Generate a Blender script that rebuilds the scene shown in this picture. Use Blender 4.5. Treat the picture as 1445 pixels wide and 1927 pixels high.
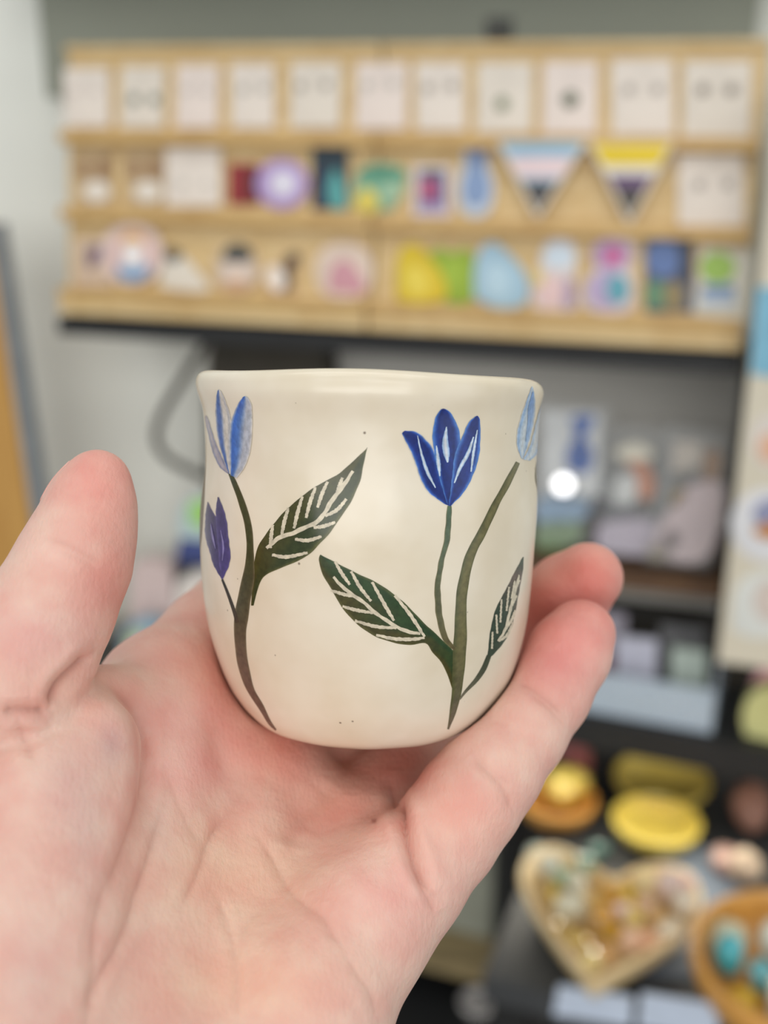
import bpy, bmesh, math
import numpy as np
from mathutils import Matrix, Vector

# ------------------------------------------------------------------ scene, camera, world, lights
scene = bpy.context.scene
COL = scene.collection
for o in list(bpy.data.objects):
    bpy.data.objects.remove(o)
scene.view_settings.view_transform = 'Standard'
scene.view_settings.look = 'None'
scene.view_settings.gamma = 1.0
scene.view_settings.use_curve_mapping = False
scene.view_settings.exposure = 0.08

IMG_W, IMG_H, FPX = 1445.0, 1927.0, 2200.0
CX, CY = IMG_W / 2, IMG_H / 2
PITCH = math.radians(20.0)
CAM = np.array([0.0, 0.0, 1.50])
RIGHT = np.array([1.0, 0.0, 0.0])
UP = np.array([0.0, math.sin(PITCH), math.cos(PITCH)])
FWD = np.array([0.0, math.cos(PITCH), -math.sin(PITCH)])

cam_data = bpy.data.cameras.new('camera')
cam = bpy.data.objects.new('camera', cam_data)
COL.objects.link(cam)
cam.location = CAM
cam.rotation_euler = (math.pi / 2 - PITCH, 0, 0)
cam_data.sensor_fit = 'HORIZONTAL'
cam_data.sensor_width = 36.0
cam_data.lens = 36.0 * FPX / IMG_W
cam_data.clip_start = 0.01
cam_data.dof.use_dof = True
cam_data.dof.focus_distance = 0.214
cam_data.dof.aperture_fstop = 11.2
scene.camera = cam

world = bpy.data.worlds.new('shop_light')
scene.world = world
world.use_nodes = True
bg = world.node_tree.nodes['Background']
bg.inputs[0].default_value = (0.93, 0.97, 1.0, 1)
bg.inputs[1].default_value = 0.40

def area_lamp(name, loc, target, size, power, color):
    d = bpy.data.lights.new(name, 'AREA')
    d.shape = 'RECTANGLE'; d.size, d.size_y = size
    d.energy = power; d.color = color
    o = bpy.data.objects.new(name, d); COL.objects.link(o)
    o.location = loc
    o.rotation_euler = (Vector(target) - Vector(loc)).to_track_quat('-Z', 'Y').to_euler()
    return o

# added fill panel far behind the camera, added lamp washing the wall, daylight from the shop window on the right
area_lamp('front_fill_panel', (-0.6, -7.5, 3.6), (0.0, 0.9, 1.2), (9.0, 4.0), 370, (1.0, 0.98, 0.95))
area_lamp('wall_wash_lamp', (-0.1, 0.30, 2.6), (-0.05, 0.8, 1.25), (1.4, 0.25), 4.5, (1.0, 0.97, 0.93))
area_lamp('shop_window', (1.95, -0.85, 1.5), (0.0, 0.25, 1.4), (1.0, 1.4), 4, (0.92, 0.97, 1.0))
# track of small bulbs on the ceiling: they make the sparks on the glaze
for i in range(4):
    d = bpy.data.lights.new('track_bulb', 'POINT'); d.energy = 1.8; d.shadow_soft_size = 0.022
    d.color = (1.0, 0.96, 0.88)
    o = bpy.data.objects.new('track_bulb', d); COL.objects.link(o)
    o.location = ((-0.50, -0.32, 0.18, 0.36)[i], -0.25, 2.55)

# ------------------------------------------------------------------ helpers
def lin(c):
    c = np.asarray(c, float) / 255.0
    return np.where(c <= 0.04045, c / 12.92, ((c + 0.055) / 1.055) ** 2.4)

def ray(px, py):
    d = FWD + RIGHT * (px - CX) / FPX - UP * (py - CY) / FPX
    return d                                     # scaled so that its forward part is 1

def cam_to_world(P):
    P = np.asarray(P, float)
    return CAM + P[..., 0:1] * RIGHT + P[..., 1:2] * UP + P[..., 2:3] * FWD

def world_to_cam(P):
    P = np.asarray(P, float) - CAM
    return np.stack([P @ RIGHT, P @ UP, P @ FWD], -1)

def new_mat(name):
    m = bpy.data.materials.new(name); m.use_nodes = True
    nt = m.node_tree
    return m, nt, nt.nodes['Principled BSDF']

def mat(name, rgb, rough=0.6, var=0.08, scale=40.0, metal=0.0, bump=0.0, coat=0.0, spec=0.5):
    """plain procedural material: a colour with a little noise in it"""
    m, nt, b = new_mat(name)
    c = lin(rgb)
    tc = nt.nodes.new('ShaderNodeTexCoord')
    n = nt.nodes.new('ShaderNodeTexNoise'); n.inputs['Scale'].default_value = scale; n.inputs['Detail'].default_value = 4
    nt.links.new(tc.outputs['Object'], n.inputs['Vector'])
    r = nt.nodes.new('ShaderNodeValToRGB')
    r.color_ramp.elements[0].position = 0.3; r.color_ramp.elements[1].position = 0.7
    r.color_ramp.elements[0].color = (*np.clip(c * (1 - var), 0, 1), 1)
    r.color_ramp.elements[1].color = (*np.clip(c * (1 + var), 0, 1), 1)
    nt.links.new(n.outputs['Fac'], r.inputs['Fac'])
    nt.links.new(r.outputs['Color'], b.inputs['Base Color'])
    b.inputs['Roughness'].default_value = rough
    b.inputs['Metallic'].default_value = metal
    b.inputs['Specular IOR Level'].default_value = spec
    b.inputs['Coat Weight'].default_value = coat
    if bump:
        bp = nt.nodes.new('ShaderNodeBump'); bp.inputs['Strength'].default_value = bump
        bp.inputs['Distance'].default_value = 0.002
        nt.links.new(n.outputs['Fac'], bp.inputs['Height']); nt.links.new(bp.outputs['Normal'], b.inputs['Normal'])
    return m

_cache = {}
def cmat(rgb, rough=0.55, **k):
    key = (tuple(int(v) for v in rgb), rough, tuple(sorted(k.items())))
    if key not in _cache:
        _cache[key] = mat('tint_%d_%d_%d' % key[0], rgb, rough, **k)
    return _cache[key]

def wood_mat(name, rgb, rgb2, scale=(3, 60, 60), rough=0.55):
    m, nt, b = new_mat(name)
    tc = nt.nodes.new('ShaderNodeTexCoord'); mp = nt.nodes.new('ShaderNodeMapping')
    mp.inputs['Scale'].default_value = scale
    n = nt.nodes.new('ShaderNodeTexNoise'); n.inputs['Scale'].default_value = 2.0; n.inputs['Detail'].default_value = 6
    n.inputs['Distortion'].default_value = 0.6
    r = nt.nodes.new('ShaderNodeValToRGB')
    r.color_ramp.elements[0].position = 0.32; r.color_ramp.elements[1].position = 0.68
    r.color_ramp.elements[0].color = (*lin(rgb2), 1); r.color_ramp.elements[1].color = (*lin(rgb), 1)
    nt.links.new(tc.outputs['Object'], mp.inputs['Vector']); nt.links.new(mp.outputs['Vector'], n.inputs['Vector'])
    nt.links.new(n.outputs['Fac'], r.inputs['Fac']); nt.links.new(r.outputs['Color'], b.inputs['Base Color'])
    b.inputs['Roughness'].default_value = rough
    return m

def clear_mat(name, rgb=(235, 240, 245), alpha=0.25, rough=0.08):
    """thin clear plastic film: partly see-through, glossy"""
    m, nt, b = new_mat(name)
    b.inputs['Base Color'].default_value = (*lin(rgb), 1); b.inputs['Roughness'].default_value = rough
    tr = nt.nodes.new('ShaderNodeBsdfTransparent'); mx = nt.nodes.new('ShaderNodeMixShader')
    fr = nt.nodes.new('ShaderNodeTexNoise'); fr.inputs['Scale'].default_value = 18
    mr = nt.nodes.new('ShaderNodeMapRange'); mr.inputs['To Min'].default_value = alpha * 0.5; mr.inputs['To Max'].default_value = alpha * 1.5
    nt.links.new(fr.outputs['Fac'], mr.inputs['Value']); nt.links.new(mr.outputs['Result'], mx.inputs['Fac'])
    nt.links.new(tr.outputs[0], mx.inputs[1]); nt.links.new(b.outputs[0], mx.inputs[2])
    nt.links.new(mx.outputs[0], nt.nodes['Material Output'].inputs['Surface'])
    return m

def make_obj(name, verts, faces, material, parent=None, origin=None, smooth=False, cols=None, matrix=None):
    """one mesh object; verts are world points (local ones when a matrix is given)"""
    V = np.asarray(verts, float)
    M = None
    if matrix is not None:
        M = Matrix(matrix)
    elif origin is not None:
        M = Matrix.Translation(Vector(origin)); V = V - np.asarray(origin, float)
    me = bpy.data.meshes.new(name)
    if isinstance(faces, np.ndarray):
        k = faces.shape[1]
        me.vertices.add(len(V)); me.vertices.foreach_set('co', V.astype(np.float32).ravel())
        me.loops.add(faces.size); me.loops.foreach_set('vertex_index', faces.astype(np.int32).ravel())
        me.polygons.add(len(faces)); me.polygons.foreach_set('loop_start', np.arange(0, faces.size, k, dtype=np.int32))
        me.update(calc_edges=True)
    else:
        me.from_pydata([tuple(v) for v in V], [], [tuple(f) for f in faces]); me.update()
    if cols is not None:
        a = me.attributes.new('Col', 'FLOAT_COLOR', 'POINT')
        c4 = np.ones((len(V), 4), np.float32); c4[:, :3] = cols
        a.data.foreach_set('color', c4.ravel())
    if smooth:
        me.polygons.foreach_set('use_smooth', np.ones(len(me.polygons), bool))
    me.materials.append(material)
    ob = bpy.data.objects.new(name, me); COL.objects.link(ob)
    if M is not None:
        ob.matrix_world = M
    if parent is not None:
        set_parent(ob, parent)
    return ob

def set_parent(ob, parent):
    mw = ob.matrix_world.copy()
    ob.parent = parent
    ob.matrix_parent_inverse = parent.matrix_world.inverted()
    ob.matrix_world = mw

def tag(o, label, cat, group=None):
    o['label'] = label; o['category'] = cat
    if group: o['group'] = group
    return o

def struct(o):
    o['kind'] = 'structure'; return o

def spline(pts, n):
    """Catmull-Rom through pts (any width), n samples spread by arc length of the first two columns"""
    P = np.asarray(pts, float)
    if len(P) == 2:
        t = np.linspace(0, 1, n)[:, None]; return P[0] * (1 - t) + P[1] * t
    Q = np.vstack([2 * P[0] - P[1], P, 2 * P[-1] - P[-2]])
    out = []
    for i in range(1, len(Q) - 2):
        t = np.linspace(0, 1, 24, endpoint=False)[:, None]
        a, b, c, d = Q[i - 1], Q[i], Q[i + 1], Q[i + 2]
        out.append(0.5 * ((2 * b) + (-a + c) * t + (2 * a - 5 * b + 4 * c - d) * t ** 2 + (-a + 3 * b - 3 * c + d) * t ** 3))
    D = np.vstack(out + [P[-1:]])
    L = np.concatenate([[0], np.cumsum(np.linalg.norm(np.diff(D[:, :2], axis=0), axis=1))])
    s = np.linspace(0, L[-1], n)
    return np.stack([np.interp(s, L, D[:, k]) for k in range(D.shape[1])], -1)

# ------------------------------------------------------------------ the cup and the hand share one frame:
# camera axes (x right, y up, z forward) in nominal millimetres; S brings them to true size
S = 0.9
MM = S * 0.001
def pz(px, py, z):
    return np.array([(px - CX) * z / FPX, -(py - CY) * z / FPX, z])
def nom_to_world(P):
    return cam_to_world(np.asarray(P, float) * MM)

# cup frame
CUP_RIM = np.array([-3.3, 31.2, 264.0])                # centre of the rim
_a = np.array([0.006, 0.9897, -0.1430]); CUP_A = _a / np.linalg.norm(_a)
CUP_X = np.array([1.0, 0, 0]) - CUP_A * CUP_A[0]; CUP_X /= np.linalg.norm(CUP_X)
CUP_Z = np.cross(CUP_X, CUP_A); CUP_Z *= np.sign(CUP_Z[2])     # away from the camera
PROF = np.array([[0, 38.0], [1.0, 38.9], [2.6, 39.1], [4.5, 38.75], [7, 38.1], [10, 37.75], [15, 37.45], [20, 37.45], [25, 37.9], [30, 38.2], [35, 38.15],
                 [40, 37.95], [45, 37.65], [50, 37.2], [55, 36.5], [60, 35.4], [65, 33.9], [69, 32.2], [72, 30.4], [74.5, 28.5], [76.5, 26.2], [78, 23.0], [78.6, 20.0]])
PROF = np.vstack([spline(PROF[:, [0, 1]], 160)])[:, [0, 1]] * [1.027, 1.0]
T_MAX = float(PROF[-1, 0])
def cup_R(th, t):
    """outer radius (mm) at angle th (0 = right, -pi/2 = towards the camera) and depth t below the rim"""
    r = np.interp(t, PROF[:, 0], PROF[:, 1])
    r = r + 0.45 * np.cos(th) * np.sin(t * 0.09 + 0.4) * np.clip((78 - t) / 20, 0, 1)
    r = r + (0.22 * np.sin(3 * th + t * 0.05) + 0.16 * np.sin(5 * th - t * 0.09 + 1.0) + 0.10 * np.sin(9 * th + 0.13 * t)
             + 0.07 * np.sin(14 * th - 0.21 * t + 2)) * np.clip(t / 8, 0.3, 1)
    return r
def cup_top(th):
    """how far the rim dips below its plane: a hand-cut uneven edge"""
    return 0.9 + 1.05 * np.cos(th) + 2.5 * np.sin(th) + 0.28 * np.sin(2 * th + 0.5) + 0.2 * np.sin(5 * th + 0.4)
def cup_local(P):
    Q = np.asarray(P, float) - CUP_RIM
    x, z, t = Q @ CUP_X, Q @ CUP_Z, -(Q @ CUP_A)
    return x, z, t
def cup_point(th, t, off=0.0):
    r = cup_R(th, t)
    e = 0.05
    P = lambda th, t, r: CUP_RIM + (r * np.cos(th))[..., None] * CUP_X + (r * np.sin(th))[..., None] * CUP_Z - t[..., None] * CUP_A
    p = P(th, t, r)
    if off:
        du = P(th + 0.002, t, cup_R(th + 0.002, t)) - p; dv = P(th, t + e, cup_R(th, t + e)) - p
        n = np.cross(du, dv); n /= np.linalg.norm(n, axis=-1, keepdims=True) + 1e-12
        c = p - CUP_RIM; c = c - (c @ CUP_A)[..., None] * CUP_A
        n *= np.sign((n * c).sum(-1))[..., None] + 0.0
        p = p + n * off
    return p
def px_on_cup(px, py):
    """the point of the cup's outside seen at a pixel, as (theta, t)"""
    px = np.asarray(px, float); py = np.asarray(py, float)
    d = np.stack([(px - CX) / FPX, -(py - CY) / FPX, np.ones_like(px)], -1)
    lo = np.full(px.shape, 215.0); hi = np.full(px.shape, 262.0)
    # nearest approach to the axis bounds the search, so that rays past the edge land on the edge
    zs = np.linspace(212, 275, 90)
    best = np.full(px.shape, 1e9); zb = np.full(px.shape, 262.0); found = np.zeros(px.shape, bool); zf = zb.copy()
    for z in zs:
        x, zz, t = cup_local(d * z)
        g = np.hypot(x, zz) - cup_R(np.arctan2(zz, x), t)
        better = g < best
        best = np.where(better, g, best); zb = np.where(better, z, zb)
        hit = (g < 0) & ~found
        zf = np.where(hit, z, zf); found |= hit
    lo = np.where(found, zf - 1.0, zb); hi = np.where(found, zf, zb)
    for _ in range(24):
        m = 0.5 * (lo + hi)
        x, zz, t = cup_local(d * m[..., None])
        g = np.hypot(x, zz) - cup_R(np.arctan2(zz, x), t)
        lo = np.where(g > 0, m, lo); hi = np.where(g > 0, hi, m)
    x, zz, t = cup_local(d * hi[..., None])
    return np.arctan2(zz, x), t

# ------------------------------------------------------------------ cup
def glaze_mat(name, paint):
    m, nt, b = new_mat(name)
    tc = nt.nodes.new('ShaderNodeTexCoord')
    def noise(scale, detail=3):
        n = nt.nodes.new('ShaderNodeTexNoise'); n.inputs['Scale'].default_value = scale; n.inputs['Detail'].default_value = detail
        nt.links.new(tc.outputs['Object'], n.inputs['Vector']); return n
    n1 = noise(55)
    ramp = nt.nodes.new('ShaderNodeValToRGB')
    ramp.color_ramp.elements[0].position = 0.3; ramp.color_ramp.elements[1].position = 0.7
    nt.links.new(n1.outputs['Fac'], ramp.inputs['Fac'])
    if paint:
        at = nt.nodes.new('ShaderNodeAttribute'); at.attribute_name = 'Col'
        n2 = noise(900, 4)
        mr = nt.nodes.new('ShaderNodeMapRange'); mr.inputs['From Min'].default_value = 0.3; mr.inputs['From Max'].default_value = 0.7
        mr.inputs['To Min'].default_value = 0.78; mr.inputs['To Max'].default_value = 1.22
        nt.links.new(n2.outputs['Fac'], mr.inputs['Value'])
        mul = nt.nodes.new('ShaderNodeMix'); mul.data_type = 'RGBA'; mul.blend_type = 'MULTIPLY'; mul.inputs['Factor'].default_value = 1
        nt.links.new(at.outputs['Color'], mul.inputs['A']); nt.links.new(mr.outputs['Result'], mul.inputs['B'])
        nt.links.new(mul.outputs['Result'], b.inputs['Base Color'])
    else:
        ramp.color_ramp.elements[0].color = (*lin((219, 206, 180)), 1); ramp.color_ramp.elements[1].color = (*lin((233, 224, 205)), 1)
        vo = nt.nodes.new('ShaderNodeTexVoronoi'); vo.inputs['Scale'].default_value = 420; vo.inputs['Randomness'].default_value = 1
        nt.links.new(tc.outputs['Object'], vo.inputs['Vector'])
        sz = nt.nodes.new('ShaderNodeSeparateColor'); nt.links.new(vo.outputs['Color'], sz.inputs['Color'])
        th = nt.nodes.new('ShaderNodeMapRange'); th.inputs['From Min'].default_value = 0.80; th.inputs['From Max'].default_value = 1.0
        th.inputs['To Min'].default_value = 0.0; th.inputs['To Max'].default_value = 0.15
        nt.links.new(sz.outputs['Red'], th.inputs['Value'])
        lt = nt.nodes.new('ShaderNodeMath'); lt.operation = 'SUBTRACT'; nt.links.new(th.outputs['Result'], lt.inputs[0]); nt.links.new(vo.outputs['Distance'], lt.inputs[1])
        sc = nt.nodes.new('ShaderNodeMath'); sc.operation = 'MULTIPLY'; sc.use_clamp = True; sc.inputs[1].default_value = 9
        nt.links.new(lt.outputs[0], sc.inputs[0])
        mx = nt.nodes.new('ShaderNodeMix'); mx.data_type = 'RGBA'
        nt.links.new(sc.outputs[0], mx.inputs['Factor']); nt.links.new(ramp.outputs['Color'], mx.inputs['A'])
        mx.inputs['B'].default_value = (*lin((96, 78, 58)), 1)
        nt.links.new(mx.outputs['Result'], b.inputs['Base Color'])
        b.inputs['Subsurface Weight'].default_value = 0.0
    b.inputs['Roughness'].default_value = 0.25
    b.inputs['Specular IOR Level'].default_value = 0.5
    nb = noise(120, 2)
    bp = nt.nodes.new('ShaderNodeBump'); bp.inputs['Strength'].default_value = 0.12; bp.inputs['Distance'].default_value = 0.0012
    nt.links.new(nb.outputs['Fac'], bp.inputs['Height']); nt.links.new(bp.outputs['Normal'], b.inputs['Normal'])
    return m
GLAZE = glaze_mat('cream_glaze', False)
PAINT = glaze_mat('underglaze_paint', True)

CUP_ORIGIN = nom_to_world(CUP_RIM - CUP_A * T_MAX)
def build_cup():
    root = bpy.data.objects.new('cup', None); COL.objects.link(root); root.location = CUP_ORIGIN
    bpy.context.view_layer.update()
    NT = 240
    th = np.linspace(0, 2 * np.pi, NT, endpoint=False)
    rows = []
    ts = np.concatenate([np.linspace(3, 66, 90), np.linspace(66.6, T_MAX, 40)])
    # inside from the floor of the cup up, over the rounded lip, down the outside, then the foot
    for r in (0.5, 8, 16, 22):
        rows.append(np.stack([np.full(NT, r) * np.cos(th), np.full(NT, r) * np.sin(th), np.full(NT, 73.5)], -1))
    for t in np.concatenate([np.linspace(71.5, 60, 8), np.linspace(57, 3, 16)]):
        r = cup_R(th, np.full(NT, t)) - 4.6
        rows.append(np.stack([r * np.cos(th), r * np.sin(th), np.full(NT, t)], -1))
    top = cup_top(th)
    for k in range(13):
        a = np.pi * k / 12
        r = cup_R(th, top + 2.6) - 2.3 - 2.3 * np.cos(a)
        t = top + 2.2 - 2.2 * np.sin(a)
        rows.append(np.stack([r * np.cos(th), r * np.sin(th), t], -1))
    for t in ts:
        w = np.clip((t - 3) / 6, 0, 1)
        tt = t + (1 - w) * (top - 0.2)
        r = cup_R(th, tt)
        rows.append(np.stack([r * np.cos(th), r * np.sin(th), tt], -1))
    for r, t in ((18.5, T_MAX + .3), (17, T_MAX), (16, T_MAX - 1), (8, T_MAX - 1.4), (0.5, T_MAX - 1.4)):
        rows.append(np.stack([np.full(NT, r) * np.cos(th), np.full(NT, r) * np.sin(th), np.full(NT, t)], -1))
    L = np.concatenate(rows)
    V = CUP_RIM + L[:, 0:1] * CUP_X + L[:, 1:2] * CUP_Z - L[:, 2:3] * CUP_A
    n = len(rows)
    i = np.arange(n - 1)[:, None]; j = np.arange(NT)[None]
    j2 = (j + 1) % NT
    F = np.stack([i * NT + j, (i + 1) * NT + j, (i + 1) * NT + j2, i * NT + j2], -1).reshape(-1, 4)
    make_obj('cup_body', nom_to_world(V), F, GLAZE, root, CUP_ORIGIN, True)
    tag(root, 'small cream ceramic cup painted with blue tulips, standing on the hand', 'cup')
    return root
cup = build_cup()

def patch(name, A, B, color, parent, off=0.06, nl=40, nw=10, wob=0.0, seed=0, label=None, feather=0.0):
    """painted patch on the cup between two pixel curves A and B (both from root to tip);
    color(s, c) with s along 0..1 and c across -1..1 gives sRGB"""
    a = spline(A, nl); b = spline(B, nl)
    rng = np.random.RandomState(seed)
    if wob:
        ph = rng.rand(4) * 6.28; s = np.linspace(0, 1, nl)
        d = b - a; d = d / (np.linalg.norm(d, axis=1, keepdims=True) + 1e-9)
        w1 = wob * (np.sin(s * 31 + ph[0]) + np.sin(s * 67 + ph[1])) * 0.5; w2 = wob * (np.sin(s * 37 + ph[2]) + np.sin(s * 59 + ph[3])) * 0.5
        a = a - d * w1[:, None]; b = b + d * w2[:, None]
    c = np.linspace(0, 1, nw)[None, :, None]
    G = a[:, None] * (1 - c) + b[:, None] * c
    s = np.repeat(np.linspace(0, 1, nl)[:, None], nw, 1); cc = np.repeat(np.linspace(-1, 1, nw)[None], nl, 0)
    th, t = px_on_cup(G[..., 0].ravel(), G[..., 1].ravel())
    P = cup_point(th, t, off)
    rgb = color(s.ravel()[:, None], cc.ravel()[:, None])
    rgb = np.broadcast_to(rgb, (len(P), 3))
    if feather:
        k = np.clip((np.abs(cc.ravel()) - (1 - feather)) / feather, 0, 1)[:, None]
        rgb = mixc(rgb, CREAM, k * 0.8)
    i = np.arange(nl - 1)[:, None]; j = np.arange(nw - 1)[None]
    F = np.stack([i * nw + j, (i + 1) * nw + j, (i + 1) * nw + j + 1, i * nw + j + 1], -1).reshape(-1, 4)
    # faces must look outwards
    w = nom_to_world(P)
    f0 = F[len(F) // 2]
    nrm = np.cross(w[f0[1]] - w[f0[0]], w[f0[2]] - w[f0[0]])
    if nrm @ (w[f0[0]] - nom_to_world(CUP_RIM - CUP_A * 39)) < 0:
        F = F[:, ::-1]
    o = make_obj(name, w, F.copy(), PAINT, parent, CUP_ORIGIN, True, lin(rgb))
    if label: o['label'] = label
    return o

def stroke(name, P, color, parent, off=0.06, nl=40, nw=6, wob=0.0, seed=0, label=None):
    """painted line: rows of (x, y, half width) in pixels"""
    Q = spline(P, nl)
    d = np.gradient(Q[:, :2], axis=0); d /= np.linalg.norm(d, axis=1, keepdims=True) + 1e-9
    nrm = np.stack([-d[:, 1], d[:, 0]], -1)
    a = Q[:, :2] + nrm * Q[:, 2:3]; b = Q[:, :2] - nrm * Q[:, 2:3]
    # patch() resamples by arc length, so hand it the dense curves
    return patch(name, a, b, color, parent, off, nl, nw, wob, seed, label)

def mixc(a, b, t):
    a = np.asarray(a, float); b = np.asarray(b, float)
    return a * (1 - t) + b * t
CREAM = (231, 220, 198)
def edge(c0, c1, e0=0.55, e1=1.0, soft=CREAM, sa=0.0):
    """centre colour c0 turning to c1 at the sides"""
    def f(s, c):
        k = np.clip((np.abs(c) - e0) / (e1 - e0), 0, 1) ** 1.3
        return mixc(c0, c1, k)
    return f
def along(c0, c1, e=None, k0=0.0, k1=1.0):
    def f(s, c):
        r = mixc(c0, c1, np.clip((s - k0) / (k1 - k0), 0, 1))
        if e is not None:
            r = mixc(r, e, np.clip((np.abs(c) - 0.62) / 0.38, 0, 1) ** 1.5 * 0.75)
        return r
    return f
def crp(x0, y0, k):
    return lambda pts: [(x0 + p[0] * k, y0 + p[1] * k) + tuple(v * k for v in p[2:]) for p in pts]
C1 = crp(360, 680, 360 / 1445.); C2 = crp(700, 690, 340 / 1445.); C3 = crp(360, 1000, 360 / 1445.); C4 = crp(590, 1020, 420 / 1445.)

DKG = (38, 48, 24); OLV = (92, 90, 52); DGR = (26, 50, 26); BRN = (66, 54, 38)
# --- right-hand plant
stroke('painted_stem', [(843, 1372, 2), (853, 1335, 6.5), (859, 1300, 9), (863, 1250, 12), (866, 1194, 12), (867, 1150, 10.5), (870, 1107, 10), (880, 1060, 9), (892, 1029, 8.6), (905, 1005, 8), (935, 944, 6.6), (956, 906, 6), (974, 870, 4)],
       lambda s, c: mixc(mixc((88, 86, 74), (108, 102, 62), np.clip(s * 3, 0, 1)), (82, 84, 50), np.clip(np.abs(c + 0.2), 0, 1) ** 2), cup, nl=90, nw=8, wob=0.5, label='thick olive painted stem')
stroke('painted_stem', [(856, 1222, 3), (846, 1212, 4.6), (836, 1197, 5.4), (829, 1172, 6), (825, 1145, 6), (823, 1107, 5.6), (827, 1075, 5), (833, 1045, 4.8), (840, 1020, 5.2), (843.5, 986, 5.4), (845.5, 952, 4)],
       along((94, 84, 52), (80, 102, 80), (122, 114, 78)), cup, nl=70, nw=6, wob=0.6, seed=2, label='thin curved stem under the dark blue tulip')
leafA = patch('painted_leaf', C4([(910, 1010), (890, 930), (840, 800), (770, 715), (722, 655), (620, 666), (520, 652), (400, 610), (280, 530), (190, 430), (130, 330), (60, 210), (36, 120), (42, 84)]),
      C4([(935, 900), (925, 760), (905, 708), (830, 630), (770, 575), (720, 530), (640, 445), (560, 370), (480, 308), (380, 248), (245, 185), (125, 122), (70, 95), (46, 82)]),
      lambda s, c: mixc(mixc((68, 64, 28), (40, 64, 32), np.clip((c + 0.7) / 1.1 + 0.25 * np.sin(s * 17 + c * 4), 0, 1)), (108, 106, 66), np.clip((np.abs(c) - 0.86) / 0.14, 0, 1) * 0.6), cup, 0.05, 90, 14, 0.5, 3, 'broad dark green leaf with scratched cream veins')
def vein(P, parent, hw=2.4, nl=16):
    hw *= 1.25
    Q = [p + ((hw * (0.75 if i in (0, len(P) - 1) else 1.1)),) for i, p in enumerate(P)]
    stroke('leaf_vein', Q, lambda s, c: np.array([[206, 196, 172]]), parent, 0.13, nl * 2, 3, 0.75, int(P[0][0] * 7) % 97)
for P in ([(128, 225), (200, 300), (270, 352), (335, 398), (390, 450), (470, 505), (560, 560), (640, 585), (690, 592)], [(140, 128), (185, 205), (235, 275)], [(243, 188), (300, 290), (372, 382)],
          [(378, 258), (440, 370), (485, 450), (520, 508)], [(525, 345), (610, 450), (665, 530), (717, 612)], [(112, 312), (200, 338), (272, 352)], [(188, 415), (280, 440), (385, 458)],
          [(268, 508), (400, 545), (535, 556)], [(405, 600), (520, 625), (640, 628), (717, 618)]):
    vein(C4(P), leafA)
leafB = patch('painted_leaf', C4([(1125, 745), (1130, 690), (1137, 620), (1152, 530), (1182, 425), (1232, 330), (1292, 212), (1340, 120), (1356, 96)]),
      C4([(1135, 748), (1170, 722), (1222, 660), (1272, 580), (1302, 468), (1322, 360), (1345, 235), (1358, 150), (1358, 96)]),
      lambda s, c: mixc((48, 64, 48), (112, 86, 80), np.clip((s - 0.45) * 2.2, 0, 0.75) * np.clip((0.95 - s) * 8, 0, 1)), cup, 0.05, 60, 10, 0.4, 5, 'narrow dark leaf near the right edge of the cup')
stroke('painted_stem', C4([(945, 1018, 5), (985, 965, 9), (1050, 895, 14), (1100, 820, 17), (1135, 735, 15)]), along((112, 106, 88), (54, 66, 48)), cup, nl=30, label='fine stalk of the narrow leaf')
for P in ([(1190, 640), (1238, 565), (1268, 445), (1300, 320), (1328, 212)], [(1152, 690), (1156, 580)], [(1186, 592), (1180, 468)], [(1206, 520), (1214, 370)], [(1246, 445), (1262, 290)], [(1278, 365), (1300, 250)],
          [(1196, 642), (1250, 600), (1288, 520)], [(1244, 560), (1280, 500), (1302, 440)], [(1272, 430), (1312, 345)], [(1296, 325), (1330, 245)]):
    vein(C4(P), leafB, 1.9)
# dark blue tulip: three petals of thick cobalt with paler rims
COB, RIMB, MIDB = (24, 48, 124), (96, 146, 206), (44, 84, 168)
def cobalt(s, c):
    k = np.clip((np.abs(c) - 0.55) / 0.45, 0, 1)
    return mixc(mixc(mixc(COB, (20, 40, 108), 0.5 + 0.5 * np.sin(s * 9 + c * 3)), MIDB, np.clip(k * 1.6, 0, 1)), RIMB, np.clip(k * 2 - 1, 0, 1) * 0.8)
tul = patch('painted_tulip', C2([(610, 1112), (540, 1075), (440, 995), (380, 885), (338, 755), (288, 640), (240, 545), (246, 522)]),
      C2([(618, 1108), (575, 960), (548, 860), (520, 740), (480, 640), (420, 570), (350, 518), (262, 512)]), cobalt, cup, 0.07, 50, 18, 0.5, 7, 'dark blue tulip with pale streaks in the petals', 0.12)
patch('petal', C2([(600, 1100), (535, 880), (495, 680), (482, 540), (505, 410), (545, 345), (566, 334)]),
      C2([(624, 1100), (676, 820), (704, 640), (694, 510), (645, 395), (600, 345), (570, 334)]), cobalt, tul, 0.10, 50, 14, 0.5, 8)
patch('petal', C2([(612, 1112), (636, 900), (660, 700), (708, 585), (765, 455), (815, 402), (836, 392)]),
      C2([(628, 1114), (735, 1000), (808, 860), (854, 705), (864, 540), (860, 430), (842, 392)]), cobalt, tul, 0.13, 50, 14, 0.5, 9)
streak = lambda s, c: mixc((212, 218, 222), (120, 158, 206), np.clip(np.abs(c) ** 1.5, 0, 1))
for P in ([(362, 550, 3), (392, 690, 9), (440, 840, 14), (505, 968, 4)], [(592, 480, 5), (582, 600, 24), (592, 690, 26), (602, 765, 6)], [(512, 630, 5), (528, 770, 17), (540, 875, 5)],
          [(808, 560, 6), (765, 690, 15), (700, 810, 14), (655, 930, 5)], [(838, 505, 5), (808, 680, 12), (788, 840, 6)]):
    stroke('petal_streak', C2(P), streak, tul, 0.17, 24, 7, 0.4)
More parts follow.
